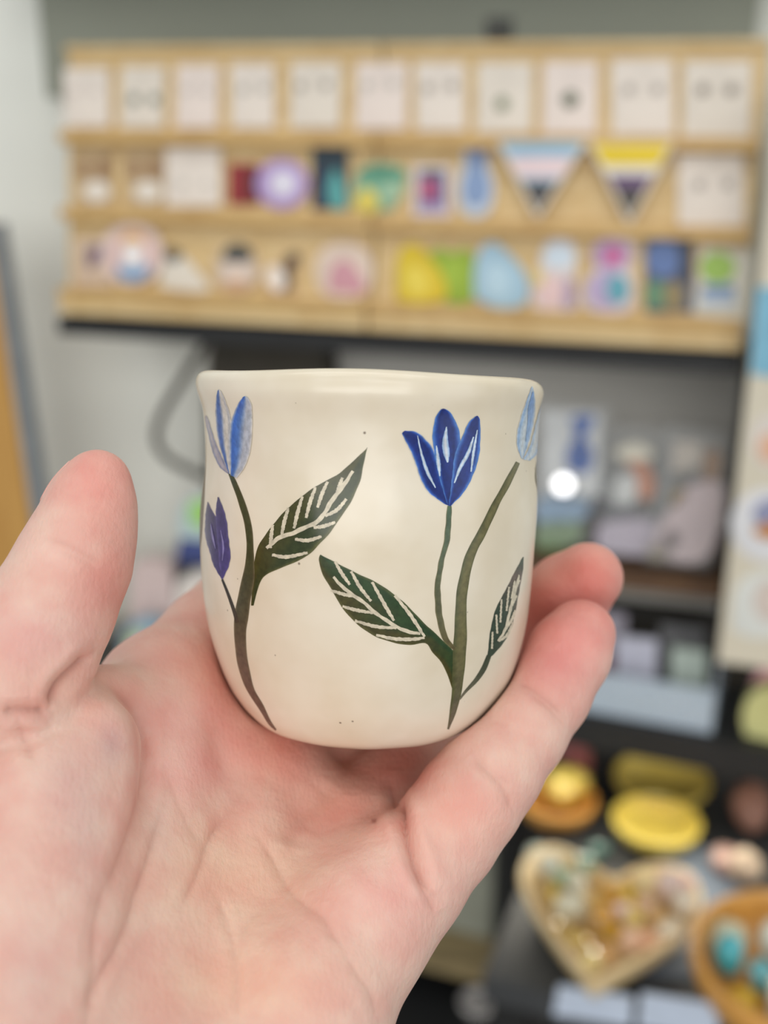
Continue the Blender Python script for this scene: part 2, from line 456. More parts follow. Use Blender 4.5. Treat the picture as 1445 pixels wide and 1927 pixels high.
# pale blue flower on the right edge
def wash(c0, c1, c2=CREAM):
    def f(s, c):
        k = np.abs(c)
        r = mixc(mixc(c2, c1, np.clip(k * 1.3, 0, 1)), c0, np.clip((k - 0.5) / 0.3, 0, 1) * np.clip((1.2 - k) * 3, 0, 1))
        return mixc(r, CREAM, np.clip((k - 0.72) / 0.28, 0, 1) * 0.75)
    return f
pf = patch('painted_tulip', C2([(1195, 735), (1160, 650), (1155, 540), (1182, 420), (1222, 300), (1262, 190), (1276, 158)]), C2([(1205, 738), (1250, 620), (1292, 460), (1306, 330), (1300, 230), (1286, 170), (1280, 158)]),
      wash((112, 154, 206), (150, 182, 214), (196, 204, 208)), cup, 0.05, 40, 12, 0.5, 11, 'pale blue flower at the right edge of the cup')
patch('petal', C2([(1205, 742), (1262, 620), (1306, 450), (1340, 330), (1352, 300)]), C2([(1262, 752), (1318, 700), (1342, 590), (1352, 450), (1358, 340), (1356, 300)]), wash((112, 154, 206), (160, 188, 216), (200, 208, 212)), pf, 0.09, 36, 10, 0.5, 12)
stroke('petal_streak', C2([(1282, 200, 4), (1268, 330, 22), (1256, 440, 16), (1230, 600, 6)]), along((96, 140, 198), (130, 166, 208)), pf, 0.12, 24, 6)
# --- left-hand plant
stroke('painted_stem', C1([(288, 835, 13), (330, 930, 20), (380, 1060, 24), (420, 1190, 26), (440, 1320, 26), (445, 1440, 28)]) + C3([(442, 250, 34), (432, 350, 46), (402, 500, 50), (378, 650, 52), (370, 750, 46), (376, 900, 42), (402, 1050, 38), (452, 1200, 28), (530, 1330, 21), (590, 1440, 14), (640, 1500, 6)]),
       along((60, 66, 38), (92, 76, 62), (116, 104, 78), 0.3, 0.75), cup, nl=90, nw=8, wob=0.4, seed=14, label='brown-green main stem on the left')
leafC = patch('painted_leaf', C3([(452, 560), (462, 400), (478, 215)]) + C1([(510, 1392), (560, 1310), (620, 1230), (700, 1140), (780, 1065), (860, 1000), (950, 940), (1040, 890), (1130, 836), (1240, 738), (1315, 665), (1328, 648)]),
      C3([(470, 560), (515, 400), (575, 322), (700, 268), (820, 216), (905, 160)]) + C1([(965, 1385), (1050, 1290), (1120, 1190), (1200, 1070), (1270, 920), (1296, 800), (1318, 700), (1332, 648)]),
      lambda s, c: mixc(mixc((66, 66, 28), (50, 60, 30), np.clip((c + 0.7) / 1.1 + 0.25 * np.sin(s * 15 + c * 5), 0, 1)), (116, 112, 68), np.clip((c - 0.80) / 0.2, 0, 1) * 0.7 + np.clip((s - 0.93) / 0.07, 0, 1) * 0.5), cup, 0.05, 90, 14, 0.5, 15, 'dark green leaf rising to the right with cream veins')
for P in ([(575, 1415), (650, 1335), (740, 1268), (850, 1230), (920, 1248), (1000, 1160), (1060, 1060), (1130, 965), (1222, 830)],):
    vein(C1([(572, 1412), (660, 1335), (760, 1300), (860, 1255), (945, 1215), (1005, 1150), (1060, 1055), (1130, 965), (1222, 828)]), leafC, 2.9, 30)
for P in ([(600, 1410), (606, 1320), (618, 1235)], [(683, 1322), (705, 1210), (735, 1108)], [(778, 1262), (803, 1150), (840, 1020)], [(868, 1182), (900, 1060), (940, 950)], [(955, 1105), (985, 1010), (1030, 908)],
          [(1098, 1002), (1120, 940), (1142, 878)], [(1012, 1168), (1100, 1122), (1172, 1040)], [(925, 1255), (1000, 1245), (1088, 1215)], [(785, 1342), (880, 1352), (985, 1322)]):
    vein(C1(P), leafC, 2.6)
vein(C3([(612, 176), (720, 192), (880, 160)]), leafC, 2.6)
# watery tulip top left
tl = patch('painted_tulip', C1([(285, 855), (215, 800), (162, 690), (130, 560), (104, 440), (108, 408)]), C1([(290, 840), (225, 700), (182, 600), (150, 500), (128, 430), (112, 408)]), wash((96, 102, 142), (140, 136, 160), (176, 166, 172)), cup, 0.05, 40, 10, 0.4, 17, 'washed-out blue tulip top left')
patch('petal', C1([(284, 850), (218, 650), (190, 500), (184, 330), (198, 225), (208, 212)]), C1([(296, 850), (296, 620), (302, 440), (270, 320), (232, 232), (212, 212)]),
      lambda s, c: mixc(mixc((58, 92, 164), (110, 128, 170), s * 0.4), (206, 200, 190), np.clip((c + 0.35) * 2.2, 0, 1) * np.clip(1.6 - np.abs(c) * 1.1, 0, 1)), tl, 0.09, 40, 16, 0.4, 18, None, 0.3)
patch('petal', C1([(300, 860), (290, 600), (304, 450), (352, 325), (392, 268), (405, 262)]), C1([(345, 882), (400, 810), (446, 690), (464, 520), (460, 340), (432, 275), (410, 262)]),
      lambda s, c: mixc(mixc((56, 102, 184), (92, 128, 184), np.clip((c + 0.6) * 1.6, 0, 1)), (172, 178, 188), np.clip((c + 0.15) * 2.2, 0, 1) * np.clip((1.15 - c) * 3, 0, 1)), tl, 0.13, 40, 16, 0.4, 19, None, 0.25)
# small violet tulip
vt = patch('painted_tulip', C3([(232, 362), (172, 262), (132, 130)]) + C1([(108, 1330), (104, 1230), (112, 1130), (122, 1062)]), C3([(236, 362), (228, 240), (222, 100)]) + C1([(205, 1320), (192, 1190), (155, 1120), (128, 1062)]),
      along((66, 54, 112), (62, 48, 90), (98, 88, 138)), cup, 0.05, 40, 10, 0.6, 21, 'small violet tulip on the left')
patch('petal', C3([(230, 358), (214, 240), (204, 100)]) + C1([(196, 1320), (188, 1190), (190, 1090), (202, 1026)]), C3([(242, 358), (284, 262), (298, 190), (288, 90)]) + C1([(282, 1330), (268, 1200), (236, 1090), (208, 1026)]), along((70, 58, 122), (66, 52, 100), (100, 90, 146)), vt, 0.09, 40, 10, 0.6, 22)
for P in ([(150, -60, 2), (165, 40, 9), (186, 130, 3)], [(225, -10, 2), (245, 110, 9), (238, 220, 3)]):
    stroke('petal_streak', C3(P), lambda s, c: mixc((150, 142, 186), (86, 76, 146), np.abs(c)), vt, 0.13, 16, 5)
stroke('painted_stem', C3([(234, 362, 8), (262, 430, 10), (296, 520, 12), (330, 620, 14), (348, 690, 16)]), along((44, 40, 34), (70, 58, 44)), cup, nl=24, label='hair-thin stalk of the violet tulip')
# leaf that starts round the left side, bud round the right side
def wrap_patch(name, pts, color, label):
    """patch given as rows of (theta0, theta1, t) round the cup"""
    P = spline([(p[2], (p[0] + p[1]) / 2, p[0], p[1]) for p in pts], 30)
    c = np.linspace(0, 1, 8)[None]
    th = P[:, 2:3] * (1 - c) + P[:, 3:4] * c; t = np.repeat(P[:, 0:1], 8, 1)
    G = cup_point(th.ravel(), t.ravel(), 0.06)
    i = np.arange(29)[:, None]; j = np.arange(7)[None]
    F = np.stack([i * 8 + j, i * 8 + j + 1, (i + 1) * 8 + j + 1, (i + 1) * 8 + j], -1).reshape(-1, 4)
    o = make_obj(name, nom_to_world(G), F, PAINT, cup, CUP_ORIGIN, True, lin(np.broadcast_to(np.array(color, float), (len(G), 3)))); o['label'] = label
wrap_patch('painted_leaf', [(3.20, 3.24, 13), (3.10, 3.36, 20), (3.00, 3.45, 27), (2.98, 3.44, 33), (3.04, 3.36, 38), (3.12, 3.2, 43)], (70, 62, 46), 'brownish leaf round the left edge of the cup')
wrap_patch('painted_tulip', [(-0.17, -0.15, 19), (-0.22, 0.06, 20.5), (-0.25, 0.12, 22.5), (-0.2, 0.1, 24.5), (-0.1, -0.06, 27)], (66, 66, 48), 'green bud round the right edge of the cup')

# ------------------------------------------------------------------ hand: one continuous skin from a distance field
def round_cone(P, a, b, r1, r2):
    ba = b - a; l2 = ba @ ba; rr = r1 - r2; a2 = l2 - rr * rr; il2 = 1.0 / l2
    pa = P - a; y = pa @ ba; z = y - l2
    w = pa * l2 - y[:, None] * ba
    x2 = (w * w).sum(-1); y2 = y * y * l2; z2 = z * z * l2
    k = np.sign(rr) * rr * rr * x2
    out = (np.sqrt(x2 * a2 * il2) + y * rr) * il2 - r1
    m1 = np.sign(z) * a2 * z2 > k
    m2 = (np.sign(y) * a2 * y2 < k) & ~m1
    out = np.where(m1, np.sqrt(x2 + z2) * il2 - r2, out)
    out = np.where(m2, np.sqrt(x2 + y2) * il2 - r1, out)
    return out
def smin(a, b, k):
    h = np.clip(0.5 + 0.5 * (b - a) / k, 0, 1)
    return b * (1 - h) + a * h - k * h * (1 - h)
def ell(P, c, axes, rad):
    """soft ellipsoid: centre, three unit axes (rows), radii"""
    q = (P - c) @ np.asarray(axes).T
    k0 = np.linalg.norm(q / rad, axis=-1); k1 = np.linalg.norm(q / (np.asarray(rad) ** 2), axis=-1)
    return k0 * (k0 - 1.0) / (k1 + 1e-9)

def K(px, py, z, rpx):
    return np.append(pz(px, py, z), rpx * z / FPX)
def chain(P, pts, k=2.0):
    d = None
    for p, q in zip(pts[:-1], pts[1:]):
        e = round_cone(P, p[:3], q[:3], p[3], q[3])
        d = e if d is None else smin(d, e, k)
    return d

M5, M4, M3, M2 = K(836, 1572, 252, 100), K(668, 1592, 266, 116), K(492, 1480, 276, 124), K(303, 1312, 272, 112)
WU, WR = np.array([-26., -128, 200, 18]), np.array([-54., -120, 184, 23])
F0 = np.array([-34., -215, 60, 33])
LITTLE = [M5, K(882, 1508, 254, 98), K(924, 1452, 257, 93), K(978, 1378, 263, 86), K(1030, 1306, 269, 79), K(1070, 1232, 274, 77), K(1092, 1194, 277, 66)]
RING = [M4, K(780, 1440, 290, 96), K(880, 1305, 309, 88), K(950, 1232, 309, 82), K(1002, 1182, 305, 80), K(1068, 1120, 299, 77), K(1106, 1087, 295, 66)]
MIDDLE = [M3, K(590, 1360, 304, 100), K(680, 1265, 322, 90), K(730, 1190, 326, 84), K(765, 1120, 326, 82), K(800, 1060, 322, 70)]
INDEX = [M2, K(400, 1208, 292, 100), K(505, 1092, 314, 88), K(570, 1035, 322, 80), K(625, 990, 324, 77), K(690, 950, 320, 66)]
THUMB = [K(10, 1290, 224, 132), K(58, 1215, 228, 124), K(100, 1140, 232, 113), K(138, 1060, 236, 104), K(160, 1000, 239, 90), K(172, 950, 241, 77), K(183, 908, 243, 62)]
THENAR = [K(152, 1412, 230, 112), K(75, 1560, 222, 170), K(25, 1750, 211, 205), K(-20, 2050, 196, 260)]
HYPO = [M5, K(756, 1662, 246, 108), K(676, 1748, 238, 128), K(560, 1900, 226, 160), K(440, 2150, 212, 190)]

CUPSEG = np.vstack([[[0.0, 0.0]], PROF[:, ::-1], [[0.0, T_MAX]]])           # (radius, t) outline of the solid cup
def cup_sdf(P):
    x, z, t = cup_local(P)
    q = np.stack([np.hypot(x, z), t], -1)
    d = np.full(len(P), 1e9)
    for a, b in zip(CUPSEG[:-1], CUPSEG[1:]):
        ba = b - a; h = np.clip(((q - a) @ ba) / (ba @ ba + 1e-12), 0, 1)
        d = np.minimum(d, np.linalg.norm(q - a - h[:, None] * ba, axis=1))
    ins = (q[:, 0] < np.interp(t, PROF[:, 0], PROF[:, 1])) & (t > 0) & (t < T_MAX)
    return np.where(ins, -d, d)

def hand_sdf(P):
    # palm: the four metacarpals as one pad
    palm = smin(round_cone(P, WU[:3], M4[:3], WU[3], M4[3]), round_cone(P, WR[:3] * .5 + WU[:3] * .5, M3[:3], 22, M3[3]), 8)
    palm = smin(palm, round_cone(P, WR[:3], M2[:3], WR[3], M2[3]), 9)
    palm = smin(palm, round_cone(P, M2[:3], M3[:3], M2[3] * .92, M3[3] * .95), 6)
    palm = smin(palm, round_cone(P, M3[:3], M4[:3], M3[3] * .9, M4[3] * .9), 5)
    palm = smin(palm, round_cone(P, pz(530, 1440, 292), pz(705, 1500, 286), 12.5, 12.5), 5)
    palm = smin(palm, chain(P, HYPO, 5), 7)
    arm = smin(round_cone(P, F0[:3] + [14, 0, 0], WU[:3], F0[3], WU[3]), round_cone(P, F0[:3] - [14, 0, 0], WR[:3], F0[3], WR[3]), 14)
    palm = smin(palm, arm, 12)
    palm = smin(palm, chain(P, THENAR, 6), 4.5)
    # web of skin between thumb and index
    palm = smin(palm, round_cone(P, K(120, 1330, 238, 70)[:3], K(265, 1330, 262, 70)[:3], 8.5, 9.5), 6)
    th = chain(P, THUMB, 3)
    palm = smin(palm, th, 2.6)
    fi = chain(P, INDEX, 2); mi = chain(P, MIDDLE, 2); ri = chain(P, RING, 2); li = chain(P, LITTLE, 2)
    palm = smin(palm, fi, 5); palm = smin(palm, mi, 4)
    f4 = smin(ri, li, 0.9)
    # little finger keeps a fold against the ring-finger pad, but flows into the edge of the hand
    d = smin(palm, f4, 2.2)
    # the cup presses into the skin
    c = cup_sdf(P) - 0.55
    return -smin(-d, c, 1.2)

def surface_nets(f, lo, hi, h):
    lo = np.asarray(lo, float); n = np.ceil((np.asarray(hi) - lo) / h).astype(int) + 1
    B = 6
    nb = np.ceil(n / B).astype(int); n = nb * B
    vals = np.empty(n, np.float32)
    ax = [lo[i] + h * (np.arange(nb[i]) * B + (B - 1) / 2) for i in range(3)]
    G = np.stack(np.meshgrid(*ax, indexing='ij'), -1).reshape(-1, 3)
    cv = f(G).reshape(nb)
    vals[:] = np.repeat(np.repeat(np.repeat(cv, B, 0), B, 1), B, 2)
    act = np.argwhere(np.abs(cv) < h * B * 1.25)
    off = np.stack(np.meshgrid(*[np.arange(B)] * 3, indexing='ij'), -1).reshape(-1, 3)
    for s in range(0, len(act), 600):
        idx = (act[s:s + 600, None] * B + off[None]).reshape(-1, 3)
        vals[idx[:, 0], idx[:, 1], idx[:, 2]] = f(lo + idx * h)
    sg = vals < 0
    c = [sg[i:n[0] - 1 + i, j:n[1] - 1 + j, k:n[2] - 1 + k] for i in (0, 1) for j in (0, 1) for k in (0, 1)]
    tot = sum(x.astype(np.int8) for x in c)
    cells = np.argwhere((tot > 0) & (tot < 8))
    vid = np.full(n, -1, np.int64); vid[cells[:, 0], cells[:, 1], cells[:, 2]] = np.arange(len(cells))
    acc = np.zeros((len(cells), 3)); cnt = np.zeros(len(cells))
    cor = np.array([(i, j, k) for i in (0, 1) for j in (0, 1) for k in (0, 1)])
    for a in range(8):
        for b in range(a + 1, 8):
            if np.abs(cor[a] - cor[b]).sum() != 1: continue
            A = cells + cor[a]; C = cells + cor[b]
            va = vals[A[:, 0], A[:, 1], A[:, 2]].astype(float); vb = vals[C[:, 0], C[:, 1], C[:, 2]].astype(float)
            m = (va < 0) != (vb < 0)
            t = np.where(m, va / np.where(va == vb, 1, va - vb), 0)
            acc[m] += (cor[a] + t[:, None] * (cor[b] - cor[a]))[m]; cnt[m] += 1
    V = lo + (cells + acc / cnt[:, None]) * h
    F = []
    for d in range(3):
        e = np.zeros(3, int); e[d] = 1; u = np.zeros(3, int); u[(d + 1) % 3] = 1; v = np.zeros(3, int); v[(d + 2) % 3] = 1
        sl0 = tuple(slice(1, -1) for _ in range(3)); 
        A = sg[1:-1, 1:-1, 1:-1]; Bv = sg[1 + e[0]:n[0] - 1 + e[0], 1 + e[1]:n[1] - 1 + e[1], 1 + e[2]:n[2] - 1 + e[2]]
        ed = np.argwhere(A != Bv) + 1
        q = [ed - u - v, ed - v, ed, ed - u]
        Q = np.stack([vid[x[:, 0], x[:, 1], x[:, 2]] for x in q], -1)
        flip = ~sg[ed[:, 0], ed[:, 1], ed[:, 2]]
        Q[flip] = Q[flip][:, ::-1]
        F.append(Q[(Q >= 0).all(1)])
    return V, np.concatenate(F)

def subdivide(V, F):
    E = np.concatenate([F[:, [0, 1]], F[:, [1, 2]], F[:, [2, 3]], F[:, [3, 0]]]); Es = np.sort(E, 1)
    u, inv = np.unique(Es[:, 0] * len(V) + Es[:, 1], return_inverse=True)
    a, b = u // len(V), u % len(V)
    inv = inv.reshape(4, -1) + len(V)
    fc = len(V) + len(u) + np.arange(len(F))
    W = np.concatenate([V, (V[a] + V[b]) / 2, V[F].mean(1)])
    Q = np.concatenate([np.stack([F[:, 0], inv[0], fc, inv[3]], -1), np.stack([F[:, 1], inv[1], fc, inv[0]], -1),
                        np.stack([F[:, 2], inv[2], fc, inv[1]], -1), np.stack([F[:, 3], inv[3], fc, inv[2]], -1)])
    return W, Q
def grad(f, P, e=0.4):
    T = np.array([[1, 1, 1], [1, -1, -1], [-1, 1, -1], [-1, -1, 1.]])
    g = sum(f(P + t * e)[:, None] * t for t in T)
    return g / (np.linalg.norm(g, axis=1, keepdims=True) + 1e-9)

def seg_dist(px, py, poly):
    """distance in pixels to a polyline and the place along it"""
    P = np.stack([px, py], -1); best = np.full(len(px), 1e9); s = np.zeros(len(px))
    poly = np.asarray(poly, float); L = np.concatenate([[0], np.cumsum(np.linalg.norm(np.diff(poly[:, :2], axis=0), axis=1))])
    for i in range(len(poly) - 1):
        a, b = poly[i, :2], poly[i + 1, :2]; ba = b - a
        h = np.clip(((P - a) @ ba) / (ba @ ba), 0, 1)
        d = np.linalg.norm(P - a - h[:, None] * ba, axis=1)
        m = d < best; best = np.where(m, d, best); s = np.where(m, (L[i] + h * (L[i + 1] - L[i])) / L[-1], s)
    return best, s

# lines of the palm and fingers: (points, width px, depth mm, darkening)
D2 = crp(0, 800, 760 / 1299.); D3 = crp(700, 980, 550 / 1119.); D5 = crp(0, 1200, 500 / 1445.); D6 = crp(380, 1350, 500 / 1445.); D8 = crp(0, 560, 440 / 1211.)
CREASES = [
    (D5([(480, 225), (600, 260), (700, 350), (755, 470), (785, 620), (780, 760), (750, 940), (700, 1100), (640, 1250), (560, 1440)]), 9, 0.75, 0.5),          # life line
    (D2([(350, 1450), (310, 1600), (300, 1780), (280, 1927)]), 9, 0.4, 0.25),
    (D5([(890, 900), (850, 1040), (800, 1220), (735, 1400), (690, 1560), (600, 1750), (520, 1900), (470, 2090)]), 6, 0.5, 0.45),
    (D5([(1250, 950), (1180, 1030), (1130, 1130), (1090, 1250), (1030, 1380), (990, 1470)]), 5.5, 0.4, 0.35),
    (D5([(900, 700), (960, 870), (1030, 1010), (1100, 1150)]), 8, 0.3, 0.12),
    (D6([(290, 640), (345, 700), (420, 830), (470, 940), (560, 1020), (650, 1080), (720, 1190), (790, 1300)]), 6, 0.35, 0.3),
    (D6([(790, 1300), (850, 1400), (920, 1500), (960, 1640)]), 6, 0.3, 0.22),
    (D6([(60, 930), (120, 1060), (160, 1200), (190, 1380), (195, 1640)]), 5, 0.3, 0.2),
    (D6([(720, 345), (640, 440), (560, 540), (500, 620), (465, 720)]), 22, 0.8, 0.28),
    (D6([(340, 1020), (230, 1150), (200, 1300)]), 6, 0.2, 0.12),
    (D6([(250, 330), (180, 480), (60, 640), (0, 790)]), 9, 0.3, 0.16),
    (D6([(1035, 375), (1060, 450), (1090, 560), (1125, 680), (1165, 790), (1210, 880), (1270, 965)]), 8, 1.9, 0.9),            # fold of the little finger
    (D6([(1190, 870), (1235, 990), (1270, 1070)]), 5, 0.3, 0.3),
    (D3([(375, 880), (420, 940), (470, 985), (510, 1040), (545, 1130)]), 6, 0.4, 0.35),                                          # little finger lines
    (D3([(395, 905), (470, 975), (540, 1010)]), 5, 0.2, 0.2),
    (D3([(545, 610), (610, 640), (680, 690), (745, 750)]), 6, 0.42, 0.38),
    (D3([(600, 650), (690, 725), (740, 790)]), 6, 0.2, 0.2),
    (D5([(520, 80), (430, 170), (345, 250), (310, 310), (280, 390)]), 9, 2.0, 0.9),                                             # fold under the thumb
    (D5([(280, 395), (200, 400), (100, 400), (0, 405)]), 8, 1.2, 0.6),
    (D5([(80, 420), (120, 520), (190, 680)]), 7, 0.35, 0.22),
    (D8([(220, 1245), (330, 1270), (430, 1320), (540, 1380)]), 8, 0.35, 0.28),                                                    # thumb joint lines
    (D8([(300, 1320), (420, 1350), (510, 1420)]), 7, 0.2, 0.16),
]
def skin_mat():
    m, nt, b = new_mat('skin')
    at = nt.nodes.new('ShaderNodeAttribute'); at.attribute_name = 'Col'
    tc = nt.nodes.new('ShaderNodeTexCoord')
    def noise(scale, detail, vec=None):
        n = nt.nodes.new('ShaderNodeTexNoise'); n.inputs['Scale'].default_value = scale; n.inputs['Detail'].default_value = detail
        nt.links.new(vec or tc.outputs['Object'], n.inputs['Vector']); return n
    n1 = noise(120, 5)
    ra = nt.nodes.new('ShaderNodeValToRGB'); ra.color_ramp.elements[0].position = 0.34; ra.color_ramp.elements[1].position = 0.66
    ra.color_ramp.elements[0].color = (0.97, 0.85, 0.85, 1); ra.color_ramp.elements[1].color = (1.02, 1.07, 1.06, 1)
    nt.links.new(n1.outputs['Fac'], ra.inputs['Fac'])
    mx = nt.nodes.new('ShaderNodeMix'); mx.data_type = 'RGBA'; mx.blend_type = 'MULTIPLY'; mx.inputs['Factor'].default_value = 1
    nt.links.new(at.outputs['Color'], mx.inputs['A']); nt.links.new(ra.outputs['Color'], mx.inputs['B'])
    nt.links.new(mx.outputs['Result'], b.inputs['Base Color'])
    b.inputs['Roughness'].default_value = 0.52
    b.inputs['Specular IOR Level'].default_value = 0.35
    b.inputs['Subsurface Weight'].default_value = 0.30
    b.inputs['Subsurface Radius'].default_value = (1.0, 0.32, 0.2)
    b.inputs['Subsurface Scale'].default_value = 0.0022
    # fine skin ridges
    mp = nt.nodes.new('ShaderNodeMapping'); mp.inputs['Rotation'].default_value = (0.3, 0.2, 0.35); mp.inputs['Scale'].default_value = (1, 0.45, 0.5)
    nt.links.new(tc.outputs['Object'], mp.inputs['Vector'])
    n2 = noise(1500, 3, mp.outputs['Vector']); n3 = noise(420, 4)
    ad = nt.nodes.new('ShaderNodeMath'); ad.operation = 'ADD'; nt.links.new(n2.outputs['Fac'], ad.inputs[0]); nt.links.new(n3.outputs['Fac'], ad.inputs[1])
    bp = nt.nodes.new('ShaderNodeBump'); bp.inputs['Strength'].default_value = 0.36; bp.inputs['Distance'].default_value = 0.0005
    nt.links.new(ad.outputs[0], bp.inputs['Height']); nt.links.new(bp.outputs['Normal'], b.inputs['Normal'])
    return m

def build_hand():
    V, F = surface_nets(hand_sdf, (-112, -262, 20), (74, 34, 348), 1.1)
    N = grad(hand_sdf, V)
    V = V - N * hand_sdf(V)[:, None]
    V, F = subdivide(np.hstack([V, N]), F); N = V[:, 3:]; V = V[:, :3]
    N = N / (np.linalg.norm(N, axis=1, keepdims=True) + 1e-9)
    px = CX + FPX * V[:, 0] / V[:, 2]; py = CY - FPX * V[:, 1] / V[:, 2]
    facing = np.clip(-(N * V).sum(1) / np.linalg.norm(V, axis=1) * 4 + 0.4, 0, 1)
    ncup = np.clip(cup_sdf(V) / 2.0, 0, 1)                    # no lines where the cup presses
    front = facing * ncup * (V[:, 2] > 150)
    dark = np.zeros(len(V))
    for pts, w, dep, dk in CREASES:
        poly = spline(pts, 24)
        lo_, hi_ = poly.min(0) - 4 * w, poly.max(0) + 4 * w
        I = np.where((front > 0) & (px > lo_[0]) & (px < hi_[0]) & (py > lo_[1]) & (py < hi_[1]))[0]
        d, s = np.full(len(V), 1e6), np.zeros(len(V))
        d[I], s[I] = seg_dist(px[I], py[I], poly)
        env = np.clip(np.minimum(s, 1 - s) * 6, 0.25, 1)
        g = (0.75 * np.exp(-(d / (2.0 * w)) ** 2) + 0.45 * np.exp(-(d / (0.7 * w)) ** 2)) * env * front
        V = V - N * (dep * g)[:, None]
        V = V + N * (0.22 * dep * np.exp(-((d - 3.6 * w) / (1.6 * w)) ** 2) * env * front)[:, None]
        dark = np.maximum(dark, 0.62 * dk * (0.6 * np.exp(-(d / (w * 0.6)) ** 2) + 0.4 * np.exp(-(d / (w * 1.8)) ** 2)) * env * front)
    # colour of the skin: pale palm, redder finger ends and pads, faint veins, painted shade by the cup
    base = np.array([227, 187, 172.]); col = np.repeat(base[None], len(V), 0)
    def blob(x, y, rx, ry, rgb, a):
        nonlocal col
        k = a * np.exp(-(((px - x) / rx) ** 2 + ((py - y) / ry) ** 2))[:, None]
        col = col * (1 - k) + np.array(rgb, float) * k
    for x, y, rx, ry, rgb, a in (
            (1110, 1090, 90, 90, (208, 124, 112), 0.85), (1010, 1160, 80, 100, (190, 104, 90), 0.85), (1080, 1200, 90, 80, (226, 152, 144), 0.75), (1040, 1250, 60, 60, (222, 150, 146), 0.5),  # darkest red also paints the shade between ring and little finger
            (860, 1530, 80, 60, (228, 164, 148), 0.6), (980, 1400, 50, 50, (232, 186, 170), 0.5),
            (190, 900, 80, 80, (224, 152, 140), 0.75), (215, 1080, 60, 110, (214, 140, 128), 0.7), (110, 1040, 60, 30, (236, 200, 186), 0.5), (60, 1200, 90, 60, (222, 176, 168), 0.6),
            (150, 1300, 90, 50, (228, 178, 160), 0.5), (430, 1270, 80, 130, (214, 134, 116), 0.65), (520, 1400, 90, 40, (204, 122, 104), 0.5), (740, 1440, 90, 50, (176, 92, 78), 0.6), (360, 1350, 80, 60, (238, 184, 176), 0.6), (380, 1450, 110, 60, (236, 178, 172), 0.55),  # deep reds by the cup paint its contact shade into the skin
            (640, 1520, 90, 60, (226, 152, 134), 0.6), (520, 1450, 90, 50, (232, 170, 152), 0.5), (720, 1680, 90, 70, (234, 180, 170), 0.6), (450, 1650, 160, 110, (232, 194, 168), 0.7),
            (450, 1850, 160, 90, (232, 192, 164), 0.6), (120, 1480, 50, 90, (206, 172, 164), 0.5), (160, 1560, 40, 130, (204, 170, 164), 0.45), (80, 1700, 120, 160, (226, 190, 176), 0.6),
            (210, 1400, 26, 40, (190, 150, 150), 0.5), (60, 1850, 60, 120, (208, 172, 164), 0.4), (300, 1560, 24, 60, (206, 176, 166), 0.4)):
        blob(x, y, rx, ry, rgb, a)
    # small mole on the ring-finger pad
    for x, y, r in ((704, 1545, 4.5),):
        blob(x, y, r, r, (150, 96, 88), 0.8 )
    k = dark[:, None]
    col = col * (1 - k * 0.55) + np.array([150, 74, 58.]) * k * 0.55
    org = nom_to_world(np.array([-36., -125, 192]))
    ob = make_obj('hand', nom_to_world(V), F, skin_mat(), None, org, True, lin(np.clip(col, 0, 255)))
    tag(ob, 'bare left hand, palm up, holding up the tulip cup', 'hand')
    return ob
hand = build_hand()

# finger nails: thin curved plates on the backs of the finger ends
NAIL = mat('nail', (226, 172, 160), 0.25, 0.05, 200)
def nail(prev, tip, back, w, l, lift=0.0):
    a, b = prev[:3], tip[:3]; d = (b - a) / np.linalg.norm(b - a)
    n = np.asarray(back, float); n = n - d * (n @ d); n /= np.linalg.norm(n); s = np.cross(d, n)
    U = np.linspace(-1, 1, 13); Vv = np.linspace(0, 1, 11)
    g = np.array([b + d * (v * l - l * 0.66) + s * (u * w * (1 - 0.35 * np.clip((v - .75) / .25, 0, 1) ** 2)) for v in Vv for u in U])
    q = g + n * 22.0                                   # lie on the skin: march from outside along -n
    for _ in range(14):
        q = q - n * np.clip(hand_sdf(q), 0, 6)[:, None] * 0.95
    lim = (q - b) @ n
    q = q + n * np.clip(-2 - lim, 0, None)[:, None]
    rows = np.concatenate([q - n * 0.25, q + n * 0.35])
    P = np.array(rows); nu, nv = len(U), len(Vv); F = []
    for i in range(nv - 1):
        for j in range(nu - 1):
            k = i * nu + j; F.append((k, k + 1, k + nu + 1, k + nu)); k += nu * nv; F.append((k, k + nu, k + nu + 1, k + 1))
    ring = [j for j in range(nu)] + [i * nu + nu - 1 for i in range(1, nv)] + [(nv - 1) * nu + j for j in range(nu - 2, -1, -1)] + [i * nu for i in range(nv - 2, 0, -1)]
    m = nu * nv
    for a_, b_ in zip(ring, ring[1:] + ring[:1]): F.append((a_, a_ + m, b_ + m, b_))
    o = make_obj('fingernail', nom_to_world(P), F, NAIL, hand, nom_to_world(tip[:3]), True)
    return o
nail(THUMB[-2], THUMB[-1], (-0.96, 0.0, 0.36), 6.0, 10)
nail(LITTLE[-2], LITTLE[-1], (0.70, -0.1, 0.9), 4.8, 9)
nail(RING[-2], RING[-1], (0.60, 0.3, 0.9), 5.0, 9)
nail(MIDDLE[-2], MIDDLE[-1], (0.1, 0.3, 1), 5.4, 10)
nail(INDEX[-2], INDEX[-1], (0.1, 0.3, 1), 5.2, 10)

